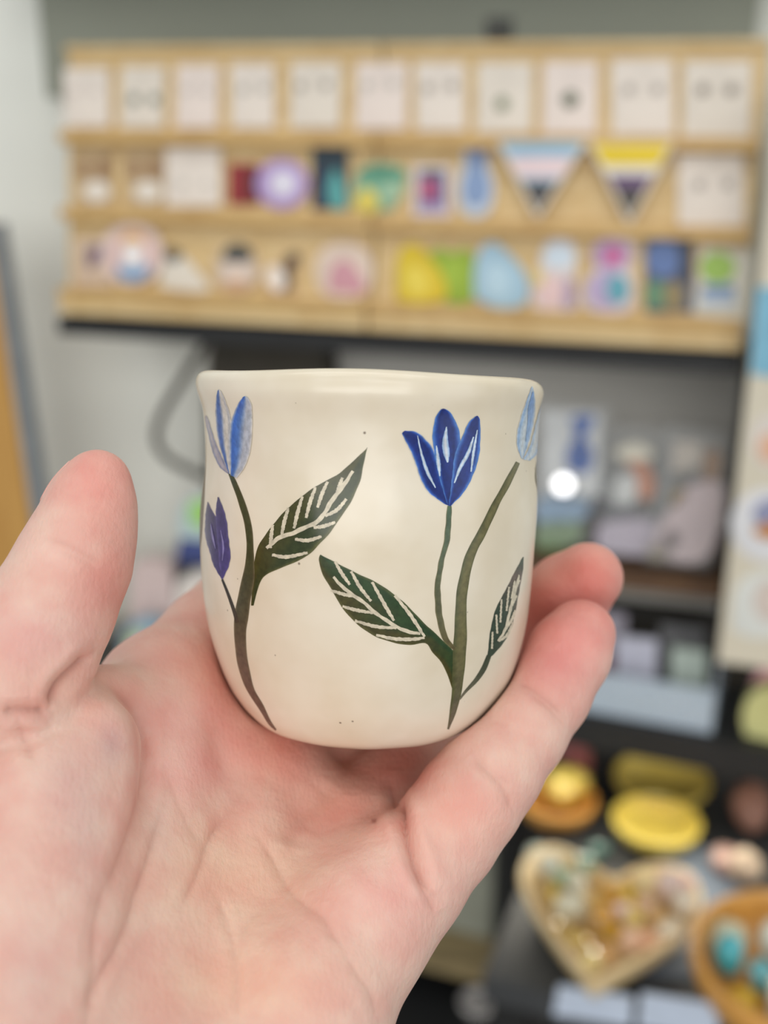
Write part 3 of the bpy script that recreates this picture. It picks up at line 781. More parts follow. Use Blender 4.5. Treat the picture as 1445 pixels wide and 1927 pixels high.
# ------------------------------------------------------------------ the shop behind
class Frame:
    """upright frame: U along the display to the right, N out of the wall towards the visitor, Z up"""
    def __init__(self, O, yaw):
        y = math.radians(yaw)
        self.O = np.array(O, float); self.U = np.array([math.cos(y), math.sin(y), 0]); self.N = np.array([math.sin(y), -math.cos(y), 0]); self.Z = np.array([0, 0, 1.0])
    def pt(self, u, n, z): return self.O + self.U * u + self.N * n + self.Z * z
    def hit(self, px, py, n):
        d = ray(px, py); k = (n - (CAM - self.O) @ self.N) / (d @ self.N)
        q = CAM + d * k - self.O
        return q @ self.U, q @ self.Z
    def hitz(self, px, py, z):
        d = ray(px, py); k = (z - (CAM - self.O) @ self.Z) / (d @ self.Z)
        q = CAM + d * k - self.O
        return q @ self.U, q @ self.N
F1 = Frame((-0.310, 1.15, 1.289), -15.69)
F2 = Frame(F1.pt(0.45, 0, 0), -21.0)
LEAN = math.radians(9.5)
RU = F1.U; RV = F1.Z * math.cos(LEAN) - F1.N * math.sin(LEAN); RW = F1.N * math.cos(LEAN) + F1.Z * math.sin(LEAN)
RACK_H = 0.2436
def rk(px, py, w=0.0):
    d = ray(px, py); k = (w - (CAM - F1.O) @ RW) / (d @ RW)
    q = CAM + d * k - F1.O
    return q @ RU, q @ RV

def prism(name, O, A, B, C, outline, c0, c1, material, parent=None, smooth=False):
    P = np.array(outline, float); n = len(P)
    area = 0.5 * np.sum(P[:, 0] * np.roll(P[:, 1], -1) - np.roll(P[:, 0], -1) * P[:, 1])
    if area < 0: P = P[::-1]
    V = np.concatenate([O + P[:, 0:1] * A + P[:, 1:2] * B + C * c0, O + P[:, 0:1] * A + P[:, 1:2] * B + C * c1])
    F = [tuple(range(n - 1, -1, -1)), tuple(range(n, 2 * n))] + [(i, (i + 1) % n, n + (i + 1) % n, n + i) for i in range(n)]
    if np.cross(A, B) @ C < 0: F = [f[::-1] for f in F]
    a = (P[:, 0].min() + P[:, 0].max()) / 2; b = P[:, 1].min()
    return make_obj(name, V, F, material, parent, O + A * a + B * b + C * (c0 + c1) / 2, smooth)
def fbox(name, fr, u0, u1, n0, n1, z0, z1, material, parent=None):
    return prism(name, fr.O, fr.U, fr.Z, fr.N, [(u0, z0), (u1, z0), (u1, z1), (u0, z1)], n0, n1, material, parent)
def empty(name, loc):
    e = bpy.data.objects.new(name, None); COL.objects.link(e); e.location = loc; e.empty_display_size = 0.02
    bpy.context.view_layer.update(); return e
def oval(cx, cy, rx, ry, n=28, a0=0.0, p=1.0):
    t = np.linspace(0, 2 * np.pi, n, endpoint=False)
    c, s = np.cos(t), np.sin(t)
    x = np.sign(c) * np.abs(c) ** p * rx; y = np.sign(s) * np.abs(s) ** p * ry
    return [(cx + x_ * math.cos(a0) - y_ * math.sin(a0), cy + x_ * math.sin(a0) + y_ * math.cos(a0)) for x_, y_ in zip(x, y)]
def blobby(pts, n=40):
    P = list(pts); return [tuple(p) for p in spline(P + [P[0]], n + 1)[:-1]]
def rect(x0, y0, x1, y1): return [(x0, y0), (x1, y0), (x1, y1), (x0, y1)]

# --- structure
WALL = mat('white_wall_paint', (236, 238, 230), 0.85, 0.03, 6)
FLOOR = mat('grey_floor', (128, 122, 114), 0.6, 0.08, 3)
struct(prism('wall_back', F1.O, F1.U, F1.Z, F1.N, rect(-2.2, -1.289, 2.4, 1.6), -0.22, -0.15, WALL))
struct(make_obj('floor', [(-3, -2, 0), (3, -2, 0), (3, 2.2, 0), (-3, 2.2, 0)], [(0, 1, 2, 3)], FLOOR))
# grey-green board above the rack, with an unseen shelf added over it for shade
ub, zb = F1.hit(96, 60, -0.145)
board = fbox('wall_board', F1, ub, F1.hit(1424, 40, -0.125)[0], -0.15, -0.125, 0.20, 0.62, mat('grey_green_board', (150, 154, 140), 0.7, 0.04, 8))
tag(board, 'grey-green board on the wall above the wooden rack', 'board')
up = fbox('shade_shelf', F1, ub - 0.01, 1.3, -0.125, 0.05, 0.345, 0.365, mat('dark_shelf', (70, 70, 64), 0.6))
tag(up, 'unseen dark shelf added to shade the grey-green board', 'shelf')
_u, _z = F1.hit(938, 68, -0.12)
hk = empty('wall_hook', F1.pt(_u, -0.125, _z)); tag(hk, 'small dark hook on the grey-green board', 'hook')
HKM = cmat((60, 62, 54), 0.4)
prism('plate', F1.O, F1.U, F1.Z, F1.N, rect(_u - .012, _z - .016, _u + .012, _z + .016), -0.125, -0.121, HKM, hk)
prism('peg', F1.O, F1.U, F1.Z, F1.N, oval(_u, _z, .004, .004, 12), -0.121, -0.10, HKM, hk)

# --- wooden display racks
PINE = wood_mat('pine', (222, 196, 146), (204, 172, 116))
PINE2 = wood_mat('pine_ledge', (206, 172, 112), (184, 146, 88))
UMID, _ = rk(704, 520)
UEND, _ = rk(1418, 400)
def rack(u0, u1, label):
    r = empty('display_rack', F1.pt((u0 + u1) / 2, -0.01, 0)); tag(r, label, 'rack', 'leaning pine display racks')
    P = lambda nm, a, b, c, d, m=PINE2: prism(nm, F1.O, RU, RV, RW, rect(u0, a, u1, b), c, d, m, r)
    P('back_board', 0.0022, RACK_H, -0.012, 0.0, PINE)
    for y in (258, 402):
        _, t = rk(130, y, 0.010)
        P('ledge', t - 0.0055, t + 0.0055, 0.0, 0.018)
    P('ledge', 0.014, 0.026, 0.0, 0.022)
    P('front_strip', 0.0015, 0.0125, 0.0, 0.020, PINE)
    P('top_rail', RACK_H, RACK_H + 0.006, -0.012, 0.006, PINE)
    for u in (u0 + 0.05, u1 - 0.05):       # props that hold the rack up from behind
        make_obj('prop', [F1.pt(u - .006, -0.012, 0), F1.pt(u + .006, -0.012, 0), F1.pt(u + .006, -.10, 0), F1.pt(u - .006, -.10, 0), F1.pt(u - .006, -0.045, .19), F1.pt(u + .006, -0.045, .19)],
                 [(0, 1, 2, 3), (0, 4, 5, 1), (1, 5, 2), (3, 4, 0), (2, 5, 4, 3)], PINE2, r, F1.pt(u, -.05, 0))
    return r
rack(0.0, UMID - 0.0012, 'pine display rack with three ledges, left half of the pair')
rack(UMID + 0.0012, UEND, 'pine display rack with three ledges, right half of the pair')
BLACK = mat('black_shelf', (30, 31, 32), 0.5, 0.1, 30)
sh = fbox('shelf_board', F1, -0.002, UEND + 0.002, -0.15, 0.020, -0.016, 0.0, BLACK)
tag(sh, 'black shelf board under the wooden racks', 'shelf')

# --- flat things on the racks: cards, stickers; outlines are read on the plane of the rack
def on_rack(name, outline_px, rgb, w=0.003, th=0.0012, parent=None, rough=0.5, **k):
    pts = [rk(x, y, w) for x, y in outline_px]
    return prism(name, F1.O, RU, RV, RW, pts, w, w + th, cmat(rgb, rough, **k), parent)
def sticker(name, label, cat, base, rgb, prints, w=0.003, group=None):
    o = on_rack(name, base, rgb, w)
    tag(o, label, cat, group)
    for i, (pname, out, c) in enumerate(prints):
        on_rack(pname, out, c, w + 0.0012 + 0.0003 * i, 0.0005, o)
    return o
CARD = (226, 216, 205)
def gem_card(x0, y0, x1, y1, gems, rgb, label, gr=7, tilt=0, card=CARD):
    o = on_rack('earring_card', [(x0 + tilt, y0), (x1 + tilt, y0), (x1, y1), (x0, y1)], card, 0.004, 0.0009)
    tag(o, label, 'earring card', 'earring cards on the racks')
    for gx, gy in gems:
        c = np.array(rk(gx, gy, 0.006))
        a = F1.O + RU * c[0] + RV * c[1] + RW * 0.0049
        R = gr / 2050.0
        V = []; F = []; n = 10
        for k, (rr, hh) in enumerate(((1.0, 0.0), (1.0, 0.25), (0.62, 0.75))):
            for j in range(n):
                t = 2 * np.pi * j / n; V.append(a + (RU * math.cos(t) + RV * math.sin(t)) * R * rr + RW * R * hh)
        for k in range(2):
            for j in range(n): F.append((k * n + j, k * n + (j + 1) % n, (k + 1) * n + (j + 1) % n, (k + 1) * n + j))
        F.append(tuple(range(2 * n, 3 * n))); F.append(tuple(range(n - 1, -1, -1)))
        make_obj('earring', V, F, cmat(rgb, 0.2), o, a)
    return o
TOPCARDS = [
    (122, 128, 208, 237, [(140, 172), (178, 172)], (206, 190, 188), 'blush card with pale pink studs, first in the top row', 6),
    (226, 125, 308, 239, [(252, 187), (290, 187)], (96, 112, 98), 'card with two grey-green drop earrings, top row left', 10),
    (330, 122, 410, 239, [(350, 170), (388, 172)], (190, 186, 182), 'card with very pale grey studs, third in the top row', 7),
    (436, 120, 518, 239, [(457, 168), (496, 166)], (168, 168, 162), 'card with silver-grey studs, fourth in the top row', 8),
    (545, 118, 640, 239, [(565, 162), (612, 160)], (150, 144, 136), 'card with darker grey studs, fifth in the top row', 8),
    (668, 118, 764, 241, [(690, 160), (738, 158)], (186, 184, 176), 'card with faint pearl studs, sixth in the top row', 8),
    (784, 118, 876, 244, [(805, 165), (850, 162)], (160, 152, 142), 'card with brown-grey round studs, seventh in the top row', 9),
    (896, 118, 1000, 248, [(945, 195)], (112, 124, 92), 'card with a single pale green leaf pin, top row', 12),
    (1020, 116, 1122, 250, [(1073, 187)], (78, 92, 66), 'card with a single dark green pin, top row', 14),
    (1152, 112, 1268, 252, [(1183, 168), (1237, 168)], (166, 158, 150), 'wide card with pale hoop studs, second from the right in the top row', 9),
    (1284, 115, 1412, 256, [(1322, 168), (1377, 168)], (138, 128, 118), 'wide card with brown studs, rightmost in the top row', 10)]
for i, (x0, y0, x1, y1, g, c, lab, gr) in enumerate(TOPCARDS):
    gem_card(x0, y0, x1, y1 + 2, g, c, lab, gr, tilt=(3 if i % 3 else -2), card=(CARD, (222, 213, 200), (228, 215, 206))[i % 3])
gem_card(312, 278, 416, 388, [(345, 346), (386, 346)], (196, 192, 184), 'white earring card with faint studs, second row left', 7)
gem_card(1276, 290, 1400, 425, [(1315, 347), (1370, 345)], (164, 156, 148), 'white earring card at the right end of the second row', 9)
for x, lab in ((176, 'kraft card with brown tassel earrings, left end of the second row'), (272, 'kraft card with brown tassel earrings beside the white card, second row')):
    sticker('earring_card', lab, 'earring card', rect(x - 37, 282, x + 37, 387), (196, 170, 130), [
        ('tassel', [(x - 30, 296), (x - 12, 296), (x - 6, 338), (x - 32, 338)], (150, 118, 86)), ('tassel', [(x + 8, 294), (x + 26, 294), (x + 32, 338), (x + 4, 338)], (142, 108, 76)),
        ('shell_disc', oval(x + 6, 360, 25, 20), (226, 218, 206))])
ST = 'stickers and pins on the racks'
sticker('sticker', 'dark red square sticker beside the lavender disc', 'sticker', rect(430, 308, 487, 385), (142, 34, 40), [('print', rect(462, 318, 485, 376), (84, 18, 24))], group=ST)
sticker('sticker', 'round lavender sticker with a white centre', 'sticker', oval(531, 346, 49, 47), (176, 150, 202), [('print', oval(533, 346, 26, 26), (216, 210, 226)), ('print', oval(533, 346, 16, 16), (226, 224, 236))], w=0.0045, group=ST)
sticker('sticker', 'tall navy sticker with a teal figure', 'sticker', rect(588, 270, 655, 394), (28, 52, 66), [('print', rect(590, 320, 612, 392), (20, 36, 72)), ('print', blobby([(622, 392), (616, 355), (630, 318), (646, 350), (650, 392)]), (84, 162, 160))], group=ST)
sticker('sticker', 'green hat-shaped sticker with a yellow corner', 'sticker', blobby([(672, 330), (690, 312), (722, 308), (756, 316), (766, 335), (752, 362), (735, 394), (700, 396), (672, 396), (664, 364)]), (122, 172, 144),
        [('print', oval(716, 326, 44, 13), (72, 138, 112)), ('print', blobby([(668, 372), (690, 352), (712, 374), (708, 398), (670, 396)]), (216, 198, 88)), ('print', oval(738, 362, 20, 18), (160, 190, 158))], group=ST)
sticker('sticker', 'white-edged sticker of a purple jar with a pink spot', 'sticker', rect(778, 312, 848, 408), (214, 206, 212), [('print', rect(788, 330, 838, 398), (104, 84, 128)), ('print', rect(790, 320, 836, 332), (70, 84, 96)), ('print', oval(806, 356, 12, 18), (196, 74, 110)), ('print', rect(790, 384, 836, 398), (168, 150, 190))], group=ST)
sticker('sticker', 'blue-grey bottle-shaped sticker left of the pennants', 'sticker', blobby([(876, 266), (914, 266), (918, 310), (930, 350), (922, 395), (895, 410), (868, 395), (862, 350), (872, 310)]), (196, 206, 218),
        [('print', blobby([(882, 270), (910, 270), (912, 315), (922, 350), (914, 382), (894, 390), (876, 382), (870, 350), (880, 315)]), (128, 152, 190)), ('print', rect(884, 270, 908, 305), (98, 120, 166))], group=ST)
def tri(label, x0, x1, yt, xa, ya, bands):
    """hanging triangle with coloured bands; bands = (fraction from, to, colour)"""
    o = on_rack('pennant', [(x0, yt), (x1, yt), (xa, ya)], (222, 212, 196), 0.0185, 0.0015); tag(o, label, 'pennant', 'triangular pennants')
    cx, cy = (x0 + x1 + xa) / 3, (2 * yt + ya) / 3
    sh_ = lambda p: (cx + (p[0] - cx) * 0.90, cy + (p[1] - cy) * 0.90 - 3)
    A, B, C_ = sh_((x0, yt)), sh_((x1, yt)), sh_((xa, ya))
    lerp = lambda p, q, t: (p[0] + (q[0] - p[0]) * t, p[1] + (q[1] - p[1]) * t)
    for f0, f1, c in bands:
        poly = [lerp(A, C_, f0), lerp(B, C_, f0)] + ([lerp(B, C_, f1), lerp(A, C_, f1)] if f1 < 1 else [C_])
        on_rack('band', poly, c, 0.0200, 0.0005, o)
    return o
tri('triangular pennant with sky blue, pink and black bands', 934, 1106, 266, 1012, 412, [(0, .20, (132, 176, 200)), (.20, .50, (226, 204, 206)), (.50, .57, (150, 178, 198)), (.57, 1, (52, 52, 56))])
tri('triangular pennant with yellow, white, purple and black bands', 1106, 1270, 268, 1184, 424, [(0, .30, (226, 196, 20)), (.30, .42, (226, 220, 208)), (.42, .60, (98, 72, 112)), (.60, 1, (56, 50, 44))])
sticker('sticker', 'pale card with a small purple blot, left end of the bottom row', 'sticker', rect(140, 447, 212, 540), (204, 180, 156), [('print', blobby([(166, 470), (190, 462), (198, 476), (184, 492), (172, 506), (164, 490)]), (104, 78, 104))], group=ST)
sticker('badge', 'round pale pink badge with orange, white and blue picture', 'badge', oval(249, 478, 58, 58, 36), (226, 204, 196), [('print', oval(249, 482, 42, 44), (214, 178, 172)), ('print', oval(250, 452, 22, 16), (222, 170, 96)), ('print', oval(250, 482, 22, 28), (236, 230, 228)), ('print', blobby([(220, 498), (250, 506), (280, 498), (274, 520), (250, 528), (226, 520)]), (92, 148, 192))], w=0.006, group=ST)
sticker('sticker', 'white wedge sticker with a black tuft', 'sticker', blobby([(302, 540), (306, 500), (320, 474), (345, 482), (372, 510), (396, 545), (350, 548)]), (222, 214, 200), [('print', oval(326, 480, 15, 13), (66, 64, 58))], group=ST)
sticker('sticker', 'round beige sticker with a dark grey cap', 'sticker', oval(445, 505, 44, 48), (208, 184, 152), [('print', oval(446, 512, 34, 34), (206, 190, 178)), ('print', blobby([(418, 490), (426, 466), (448, 458), (470, 468), (474, 488), (446, 494)]), (66, 68, 64)), ('print', oval(444, 512, 22, 16), (226, 206, 190)), ('print', oval(444, 538, 26, 10), (206, 164, 126))], group=ST)
sticker('sticker', 'black curved figure sticker with a white oval', 'sticker', blobby([(498, 516), (512, 498), (530, 490), (546, 474), (568, 482), (564, 505), (552, 520), (556, 552), (520, 556), (502, 545)]), (196, 160, 118), [('print', blobby([(532, 508), (540, 482), (560, 476), (564, 492), (550, 504), (548, 540), (534, 548), (530, 530)]), (66, 56, 44)), ('print', oval(519, 524, 17, 25, a0=-0.35), (240, 228, 216))], group=ST)
sticker('sticker', 'pale rounded sticker with a dusty pink shape', 'sticker', oval(648, 510, 54, 54, p=0.85), (220, 200, 184), [('print', blobby([(618, 548), (622, 508), (640, 490), (660, 494), (684, 530), (680, 552)]), (202, 148, 158))], group=ST)
sticker('sticker', 'bright yellow pear-shaped sticker', 'sticker', blobby([(746, 566), (746, 500), (758, 466), (786, 460), (806, 480), (836, 525), (838, 562), (790, 572)]), (214, 186, 26), [('print', oval(784, 530, 24, 32, a0=-.3), (228, 206, 74))], w=0.0045, group=ST)
sticker('sticker', 'leaf green rounded sticker beside the yellow pear', 'sticker', blobby([(808, 478), (830, 466), (850, 476), (872, 468), (890, 480), (892, 560), (845, 570), (818, 540)]), (142, 170, 40), [('print', oval(852, 515, 20, 30), (156, 184, 52))], group=ST)
sticker('sticker', 'powder blue drop-shaped sticker', 'sticker', blobby([(893, 560), (892, 510), (905, 468), (930, 456), (955, 475), (985, 510), (996, 545), (982, 575), (935, 580)]), (158, 190, 208), [('print', oval(935, 528, 26, 34), (178, 206, 220))], w=0.0045, group=ST)
sticker('sticker', 'pastel sticker with a pale blue top and pink body', 'sticker', blobby([(1018, 480), (1030, 455), (1056, 448), (1080, 458), (1086, 490), (1080, 540), (1088, 578), (1050, 588), (1005, 578), (1004, 540), (1014, 510)]), (218, 206, 200), [('print', oval(1052, 482, 30, 24), (206, 220, 232)), ('print', oval(1036, 548, 28, 32), (222, 192, 190)), ('print', blobby([(1064, 520), (1080, 530), (1082, 570), (1060, 580)]), (168, 148, 172)), ('print', oval(1014, 524, 9, 15), (222, 204, 128))], group=ST)
sticker('sticker', 'sticker of two lavender rounds with magenta and teal', 'sticker', blobby([(1112, 470), (1140, 448), (1180, 450), (1196, 470), (1186, 500), (1194, 545), (1184, 585), (1130, 590), (1098, 570), (1102, 530), (1120, 505)]), (210, 198, 202), [('print', oval(1150, 480, 36, 28), (184, 154, 192)), ('print', oval(1142, 546, 38, 36), (180, 162, 196)), ('print', oval(1154, 482, 18, 15, a0=-.6), (206, 84, 146)), ('print', oval(1162, 544, 22, 28), (92, 160, 176))], group=ST)
sticker('sticker', 'night landscape sticker in blue and olive', 'sticker', rect(1214, 452, 1304, 588), (70, 80, 104), [('print', oval(1248, 486, 34, 36), (92, 118, 170)), ('print', rect(1278, 456, 1302, 530), (44, 52, 72)), ('print', oval(1234, 555, 22, 28), (92, 136, 104)), ('print', oval(1268, 558, 20, 30), (140, 124, 84))], group=ST)
sticker('sticker', 'white card with a green round and a blue band, right end of the bottom row', 'sticker', [(1318, 464), (1418, 470), (1404, 604), (1304, 592)], (214, 210, 196), [('print', oval(1350, 504, 34, 30), (152, 188, 84)), ('print', rect(1322, 536, 1382, 552), (92, 128, 172)), ('print', rect(1318, 556, 1384, 574), (170, 190, 214))], group=ST)

# --- the bay under the racks
GREY = mat('grey_back_panel', (190, 188, 181), 0.7, 0.05, 12)
u0, _ = F1.hit(392, 700, -0.14); u1, _ = F1.hit(1392, 800, -0.03)
bay = fbox('back_panel', F1, u0, u1, -0.149, -0.136, -0.30, -0.0165, GREY); tag(bay, 'mid grey back panel below the black shelf board', 'panel')
side = fbox('side_panel', F1, u1 + .001, u1 + 0.014, -0.149, 0.0, -0.29, -0.0165, mat('dark_brown_side', (76, 68, 58), 0.6)); tag(side, 'dark brown side panel at the right of the bay', 'panel')
# dark bag hung under the shelf, with its looped strap
bg_ = empty('shoulder_bag', F1.pt(*[0.5 * (F1.hit(400, 640, -.1)[0] + F1.hit(615, 640, -.1)[0]), -0.10, -0.30])); tag(bg_, 'dark grey cloth bag hanging behind the cup with a looped black strap', 'bag')
CLOTH = mat('dark_cloth', (66, 62, 54), 0.9, 0.12, 60, bump=0.3)
def px1(n, pts): return [F1.hit(x, y, n) for x, y in pts]
prism('bag_body', F1.O, F1.U, F1.Z, F1.N, px1(-0.10, [(410, 625), (612, 632), (622, 700), (616, 1000), (560, 1120), (440, 1110), (400, 1000), (398, 720)]), -0.125, -0.085, CLOTH, bg_)
def tube(name, pts, r, material, parent=None, n=8):
    P = np.asarray(pts, float); d = np.gradient(P, axis=0); d /= np.linalg.norm(d, axis=1, keepdims=True)
    ref = np.array([0.1, -1, 0.2]); V = []; 
    for p, t in zip(P, d):
        a = np.cross(t, ref); a /= np.linalg.norm(a); b = np.cross(t, a)
        for k in range(n):
            w = 2 * np.pi * k / n; V.append(p + (a * math.cos(w) + b * math.sin(w)) * r)
    m = len(P); F = [(i * n + k, i * n + (k + 1) % n, (i + 1) * n + (k + 1) % n, (i + 1) * n + k) for i in range(m - 1) for k in range(n)]
    F += [tuple(range(n - 1, -1, -1)), tuple(range((m - 1) * n, m * n))]
    return make_obj(name, V, F, material, parent, P[0], True)
sp = spline([(405, 622), (372, 668), (340, 720), (305, 780), (294, 822), (308, 856), (345, 880), (392, 900)], 40)
tube('strap', [F1.pt(*(lambda q: (q[0], -0.075, q[1]))(F1.hit(x, y, -0.075))) for x, y in sp], 0.0044, mat('black_strap', (66, 62, 55), 0.8), bg_)

# --- first bay on the right: things in clear bags on a brown shelf
BROWN = wood_mat('dark_brown_wood', (104, 76, 50), (74, 50, 32))
_, zs = F1.hit(1200, 1078, 0.0)
us0 = F1.hit(700, 1000, 0.0)[0]
s1 = fbox('bay_shelf', F1, us0, u1, -0.135, 0.0, zs - 0.018, zs, BROWN); tag(s1, 'brown wooden shelf under the clear bags', 'shelf')
FILM = clear_mat('clear_film', (226, 230, 232), 0.09)
def f1poly(name, pts, n0, n1, rgb, parent=None, material=None):
    return prism(name, F1.O, F1.U, F1.Z, F1.N, px1(n1, pts), n0, n1, material or cmat(rgb), parent)
def bag(label, film_px, n, parts):
    """clear bag standing on the brown shelf: film front and back, with the things inside"""
    q = px1(n, film_px); cu = sum(a for a, _ in q) / len(q)
    e = empty('clear_bag', F1.pt(cu, n, zs)); tag(e, label, 'bag', 'clear bags of small goods')
    for nm, pts, rgb, th in parts:
        f1poly(nm, pts, n - 0.004 - th, n - 0.004, rgb, e)
    f1poly('film', film_px, n - 0.0006, n, (0, 0, 0), e, FILM)
    return e
bag('clear bag with a blue vase-shaped charm on a white card', [(1012, 756), (1150, 762), (1146, 1030), (1006, 1022)], -0.03, [
    ('card', [(1022, 772), (1132, 776), (1128, 948), (1018, 940)], (212, 214, 214), 0.002),
    ('blue_charm', blobby([(1072, 784), (1118, 782), (1112, 806), (1102, 822), (1116, 850), (1112, 880), (1092, 892), (1068, 880), (1066, 850), (1080, 820), (1076, 800)]), (44, 112, 212), 0.0),
    ('blue_filling', blobby([(1012, 936), (1050, 926), (1104, 936), (1110, 960), (1080, 982), (1010, 980)]), (134, 164, 192), 0.006),
    ('green_filling', blobby([(1008, 988), (1050, 976), (1092, 988), (1092, 1016), (1050, 1034), (1008, 1030)]), (116, 142, 98), 0.006)])
bag('clear bag with an orange and white plush shape', [(1150, 800), (1262, 806), (1270, 900), (1246, 1052), (1128, 1042), (1134, 900)], -0.012, [
    ('paper_header', blobby([(1160, 846), (1190, 834), (1224, 846), (1224, 862), (1190, 868), (1162, 862)]), (216, 210, 190), 0.002),
    ('orange_plush', blobby([(1178, 872), (1200, 866), (1222, 884), (1232, 920), (1218, 942), (1200, 930), (1198, 895)]), (192, 124, 86), 0.012),
    ('white_plush', blobby([(1160, 900), (1184, 892), (1200, 910), (1192, 945), (1162, 952), (1152, 930)]), (206, 208, 206), 0.012),
    ('dark_tray', blobby([(1116, 942), (1150, 950), (1196, 950), (1196, 968), (1140, 974), (1112, 962)]), (86, 86, 90), 0.012),
    ('lilac_filling', blobby([(1124, 990), (1170, 978), (1232, 984), (1238, 1040), (1180, 1044), (1126, 1032)]), (186, 176, 190), 0.008)])
bag('clear bag with a pinkish-grey plush and brown and yellow bits', [(1258, 800), (1366, 818), (1362, 980), (1336, 1072), (1212, 1058), (1238, 920)], 0.004, [
    ('pink_plush', blobby([(1262, 960), (1290, 920), (1340, 906), (1362, 920), (1352, 1000), (1320, 1056), (1250, 1050), (1232, 1010)]), (194, 176, 178), 0.014),
    ('brown_piece', blobby([(1326, 856), (1344, 844), (1356, 860), (1352, 896), (1330, 904), (1322, 880)]), (142, 104, 66), 0.008),
    ('yellow_piece', oval(1277, 938, 13, 20, a0=0.5), (204, 168, 72), 0.0),
    ('dark_piece', oval(1264, 1014, 15, 16), (98, 80, 76), 0.0),
    ('cream_piece', oval(1240, 1038, 22, 14), (206, 192, 160), 0.0),
    ('grey_card', [(1268, 830), (1322, 834), (1316, 880), (1262, 890)], (176, 166, 154), 0.002)])

# mirror disc added on the first bag, angled to glint from the fill panel
_fu, _fz = F1.hit(1060, 912, -0.026)
_fp = F1.pt(_fu, -0.026, _fz); _h = (CAM - _fp) / np.linalg.norm(CAM - _fp) + (np.array([-0.6, -7.5, 3.6]) - _fp) / np.linalg.norm(np.array([-0.6, -7.5, 3.6]) - _fp)
_h /= np.linalg.norm(_h); _a = np.cross([0, 0, 1.0], _h); _a /= np.linalg.norm(_a); _bb = np.cross(_h, _a)
fo = prism('glint_disc', _fp, _a, _bb, _h, oval(0, 0, .0085, .0085, 20), -0.0008, 0.0, mat('glint_mirror', (236, 236, 238), 0.12, 0.02, 40, metal=1.0)); tag(fo, 'small mirror disc added for a glint under the blue charm', 'reflector')
# --- second bay: cards in a clear tray on the black shelf
_, z2 = F2.hit(1240, 1376, 0.03)
b2 = fbox('shelf_board', F2, F2.hit(600, 1300, 0.03)[0], 0.62, -0.085, 0.03, z2 - 0.032, z2, BLACK); tag(b2, 'thick black shelf board below the clear tray', 'shelf')
TRAY = clear_mat('clear_tray_plastic', (206, 220, 232), 0.55, 0.12)
tx0, tx1 = F2.hit(1060, 1340, 0.02)[0], F2.hit(1338, 1385, 0.02)[0]
tr = empty('clear_tray', F2.pt((tx0 + tx1) / 2, -0.03, z2)); tag(tr, 'clear plastic tray of cards on the black shelf board', 'tray')
fbox('front_wall', F2, tx0, tx1, 0.018, 0.020, z2 + .002, z2 + 0.045, TRAY, tr)
fbox('tray_floor', F2, tx0, tx1, -0.08, 0.018, z2 + .0005, z2 + 0.0025, TRAY, tr)
fbox('side_wall', F2, tx1 - 0.002, tx1, -0.08, 0.018, z2 + .0025, z2 + 0.075, TRAY, tr)
fbox('paper_slip', F2, tx0 + .004, tx1 - .006, 0.012, 0.0135, z2 + .003, z2 + 0.034, cmat((206, 214, 220)), tr)
fbox('green_strip', F2, tx0 + .03, tx1 - .05, 0.0136, 0.0142, z2 + .012, z2 + 0.02, cmat((166, 182, 180)), tr)
def f2thing(name, label, cat, px_pts, n, th, rgb, group=None):
    q = [F2.hit(x, y, n) for x, y in px_pts]
    zmin = min(z for _, z in q)
    q = [(u, z2 + 0.003 + (z - zmin)) for u, z in q]
    o = prism(name, F2.O, F2.U, F2.Z, F2.N, q, n - th, n, cmat(rgb)); tag(o, label, cat, group); return o
f2thing('goods_card', 'pale lilac card standing in the clear tray', 'card', [(1160, 1204), (1236, 1212), (1232, 1330), (1156, 1320)], -0.012, 0.004, (190, 190, 204))
f2thing('round_tin', 'round brown tin behind the lilac card', 'tin', oval(1214, 1186, 26, 30) + [], -0.05, 0.02, (142, 116, 100))
f2thing('goods_card', 'grey-green card with a yellow patch in the clear tray', 'card', [(1264, 1216), (1330, 1224), (1326, 1336), (1260, 1328)], -0.014, 0.004, (176, 188, 178))
f2thing('goods_card', 'small yellow card behind the grey-green one', 'card', [(1268, 1200), (1318, 1206), (1314, 1290), (1264, 1284)], -0.03, 0.003, (176, 172, 98))
f2thing('goods_card', 'dark red strip beside the lilac card', 'card', [(1130, 1226), (1162, 1230), (1160, 1300), (1128, 1296)], -0.022, 0.003, (118, 72, 84))
f2thing('goods_card', 'lavender card at the back of the second bay', 'card', [(1120, 1130), (1180, 1136), (1176, 1250), (1118, 1244)], -0.058, 0.003, (178, 172, 184))
f2thing('goods_card', 'grey card at the back of the second bay', 'card', [(1244, 1150), (1330, 1160), (1326, 1260), (1240, 1250)], -0.070, 0.003, (140, 140, 142))
bk2 = fbox('lower_panel', F1, u0, u1 + .6, -0.149, -0.136, -1.1, -0.305, mat('charcoal_panel', (62, 60, 58), 0.7)); tag(bk2, 'charcoal panel behind the lower bays', 'panel')

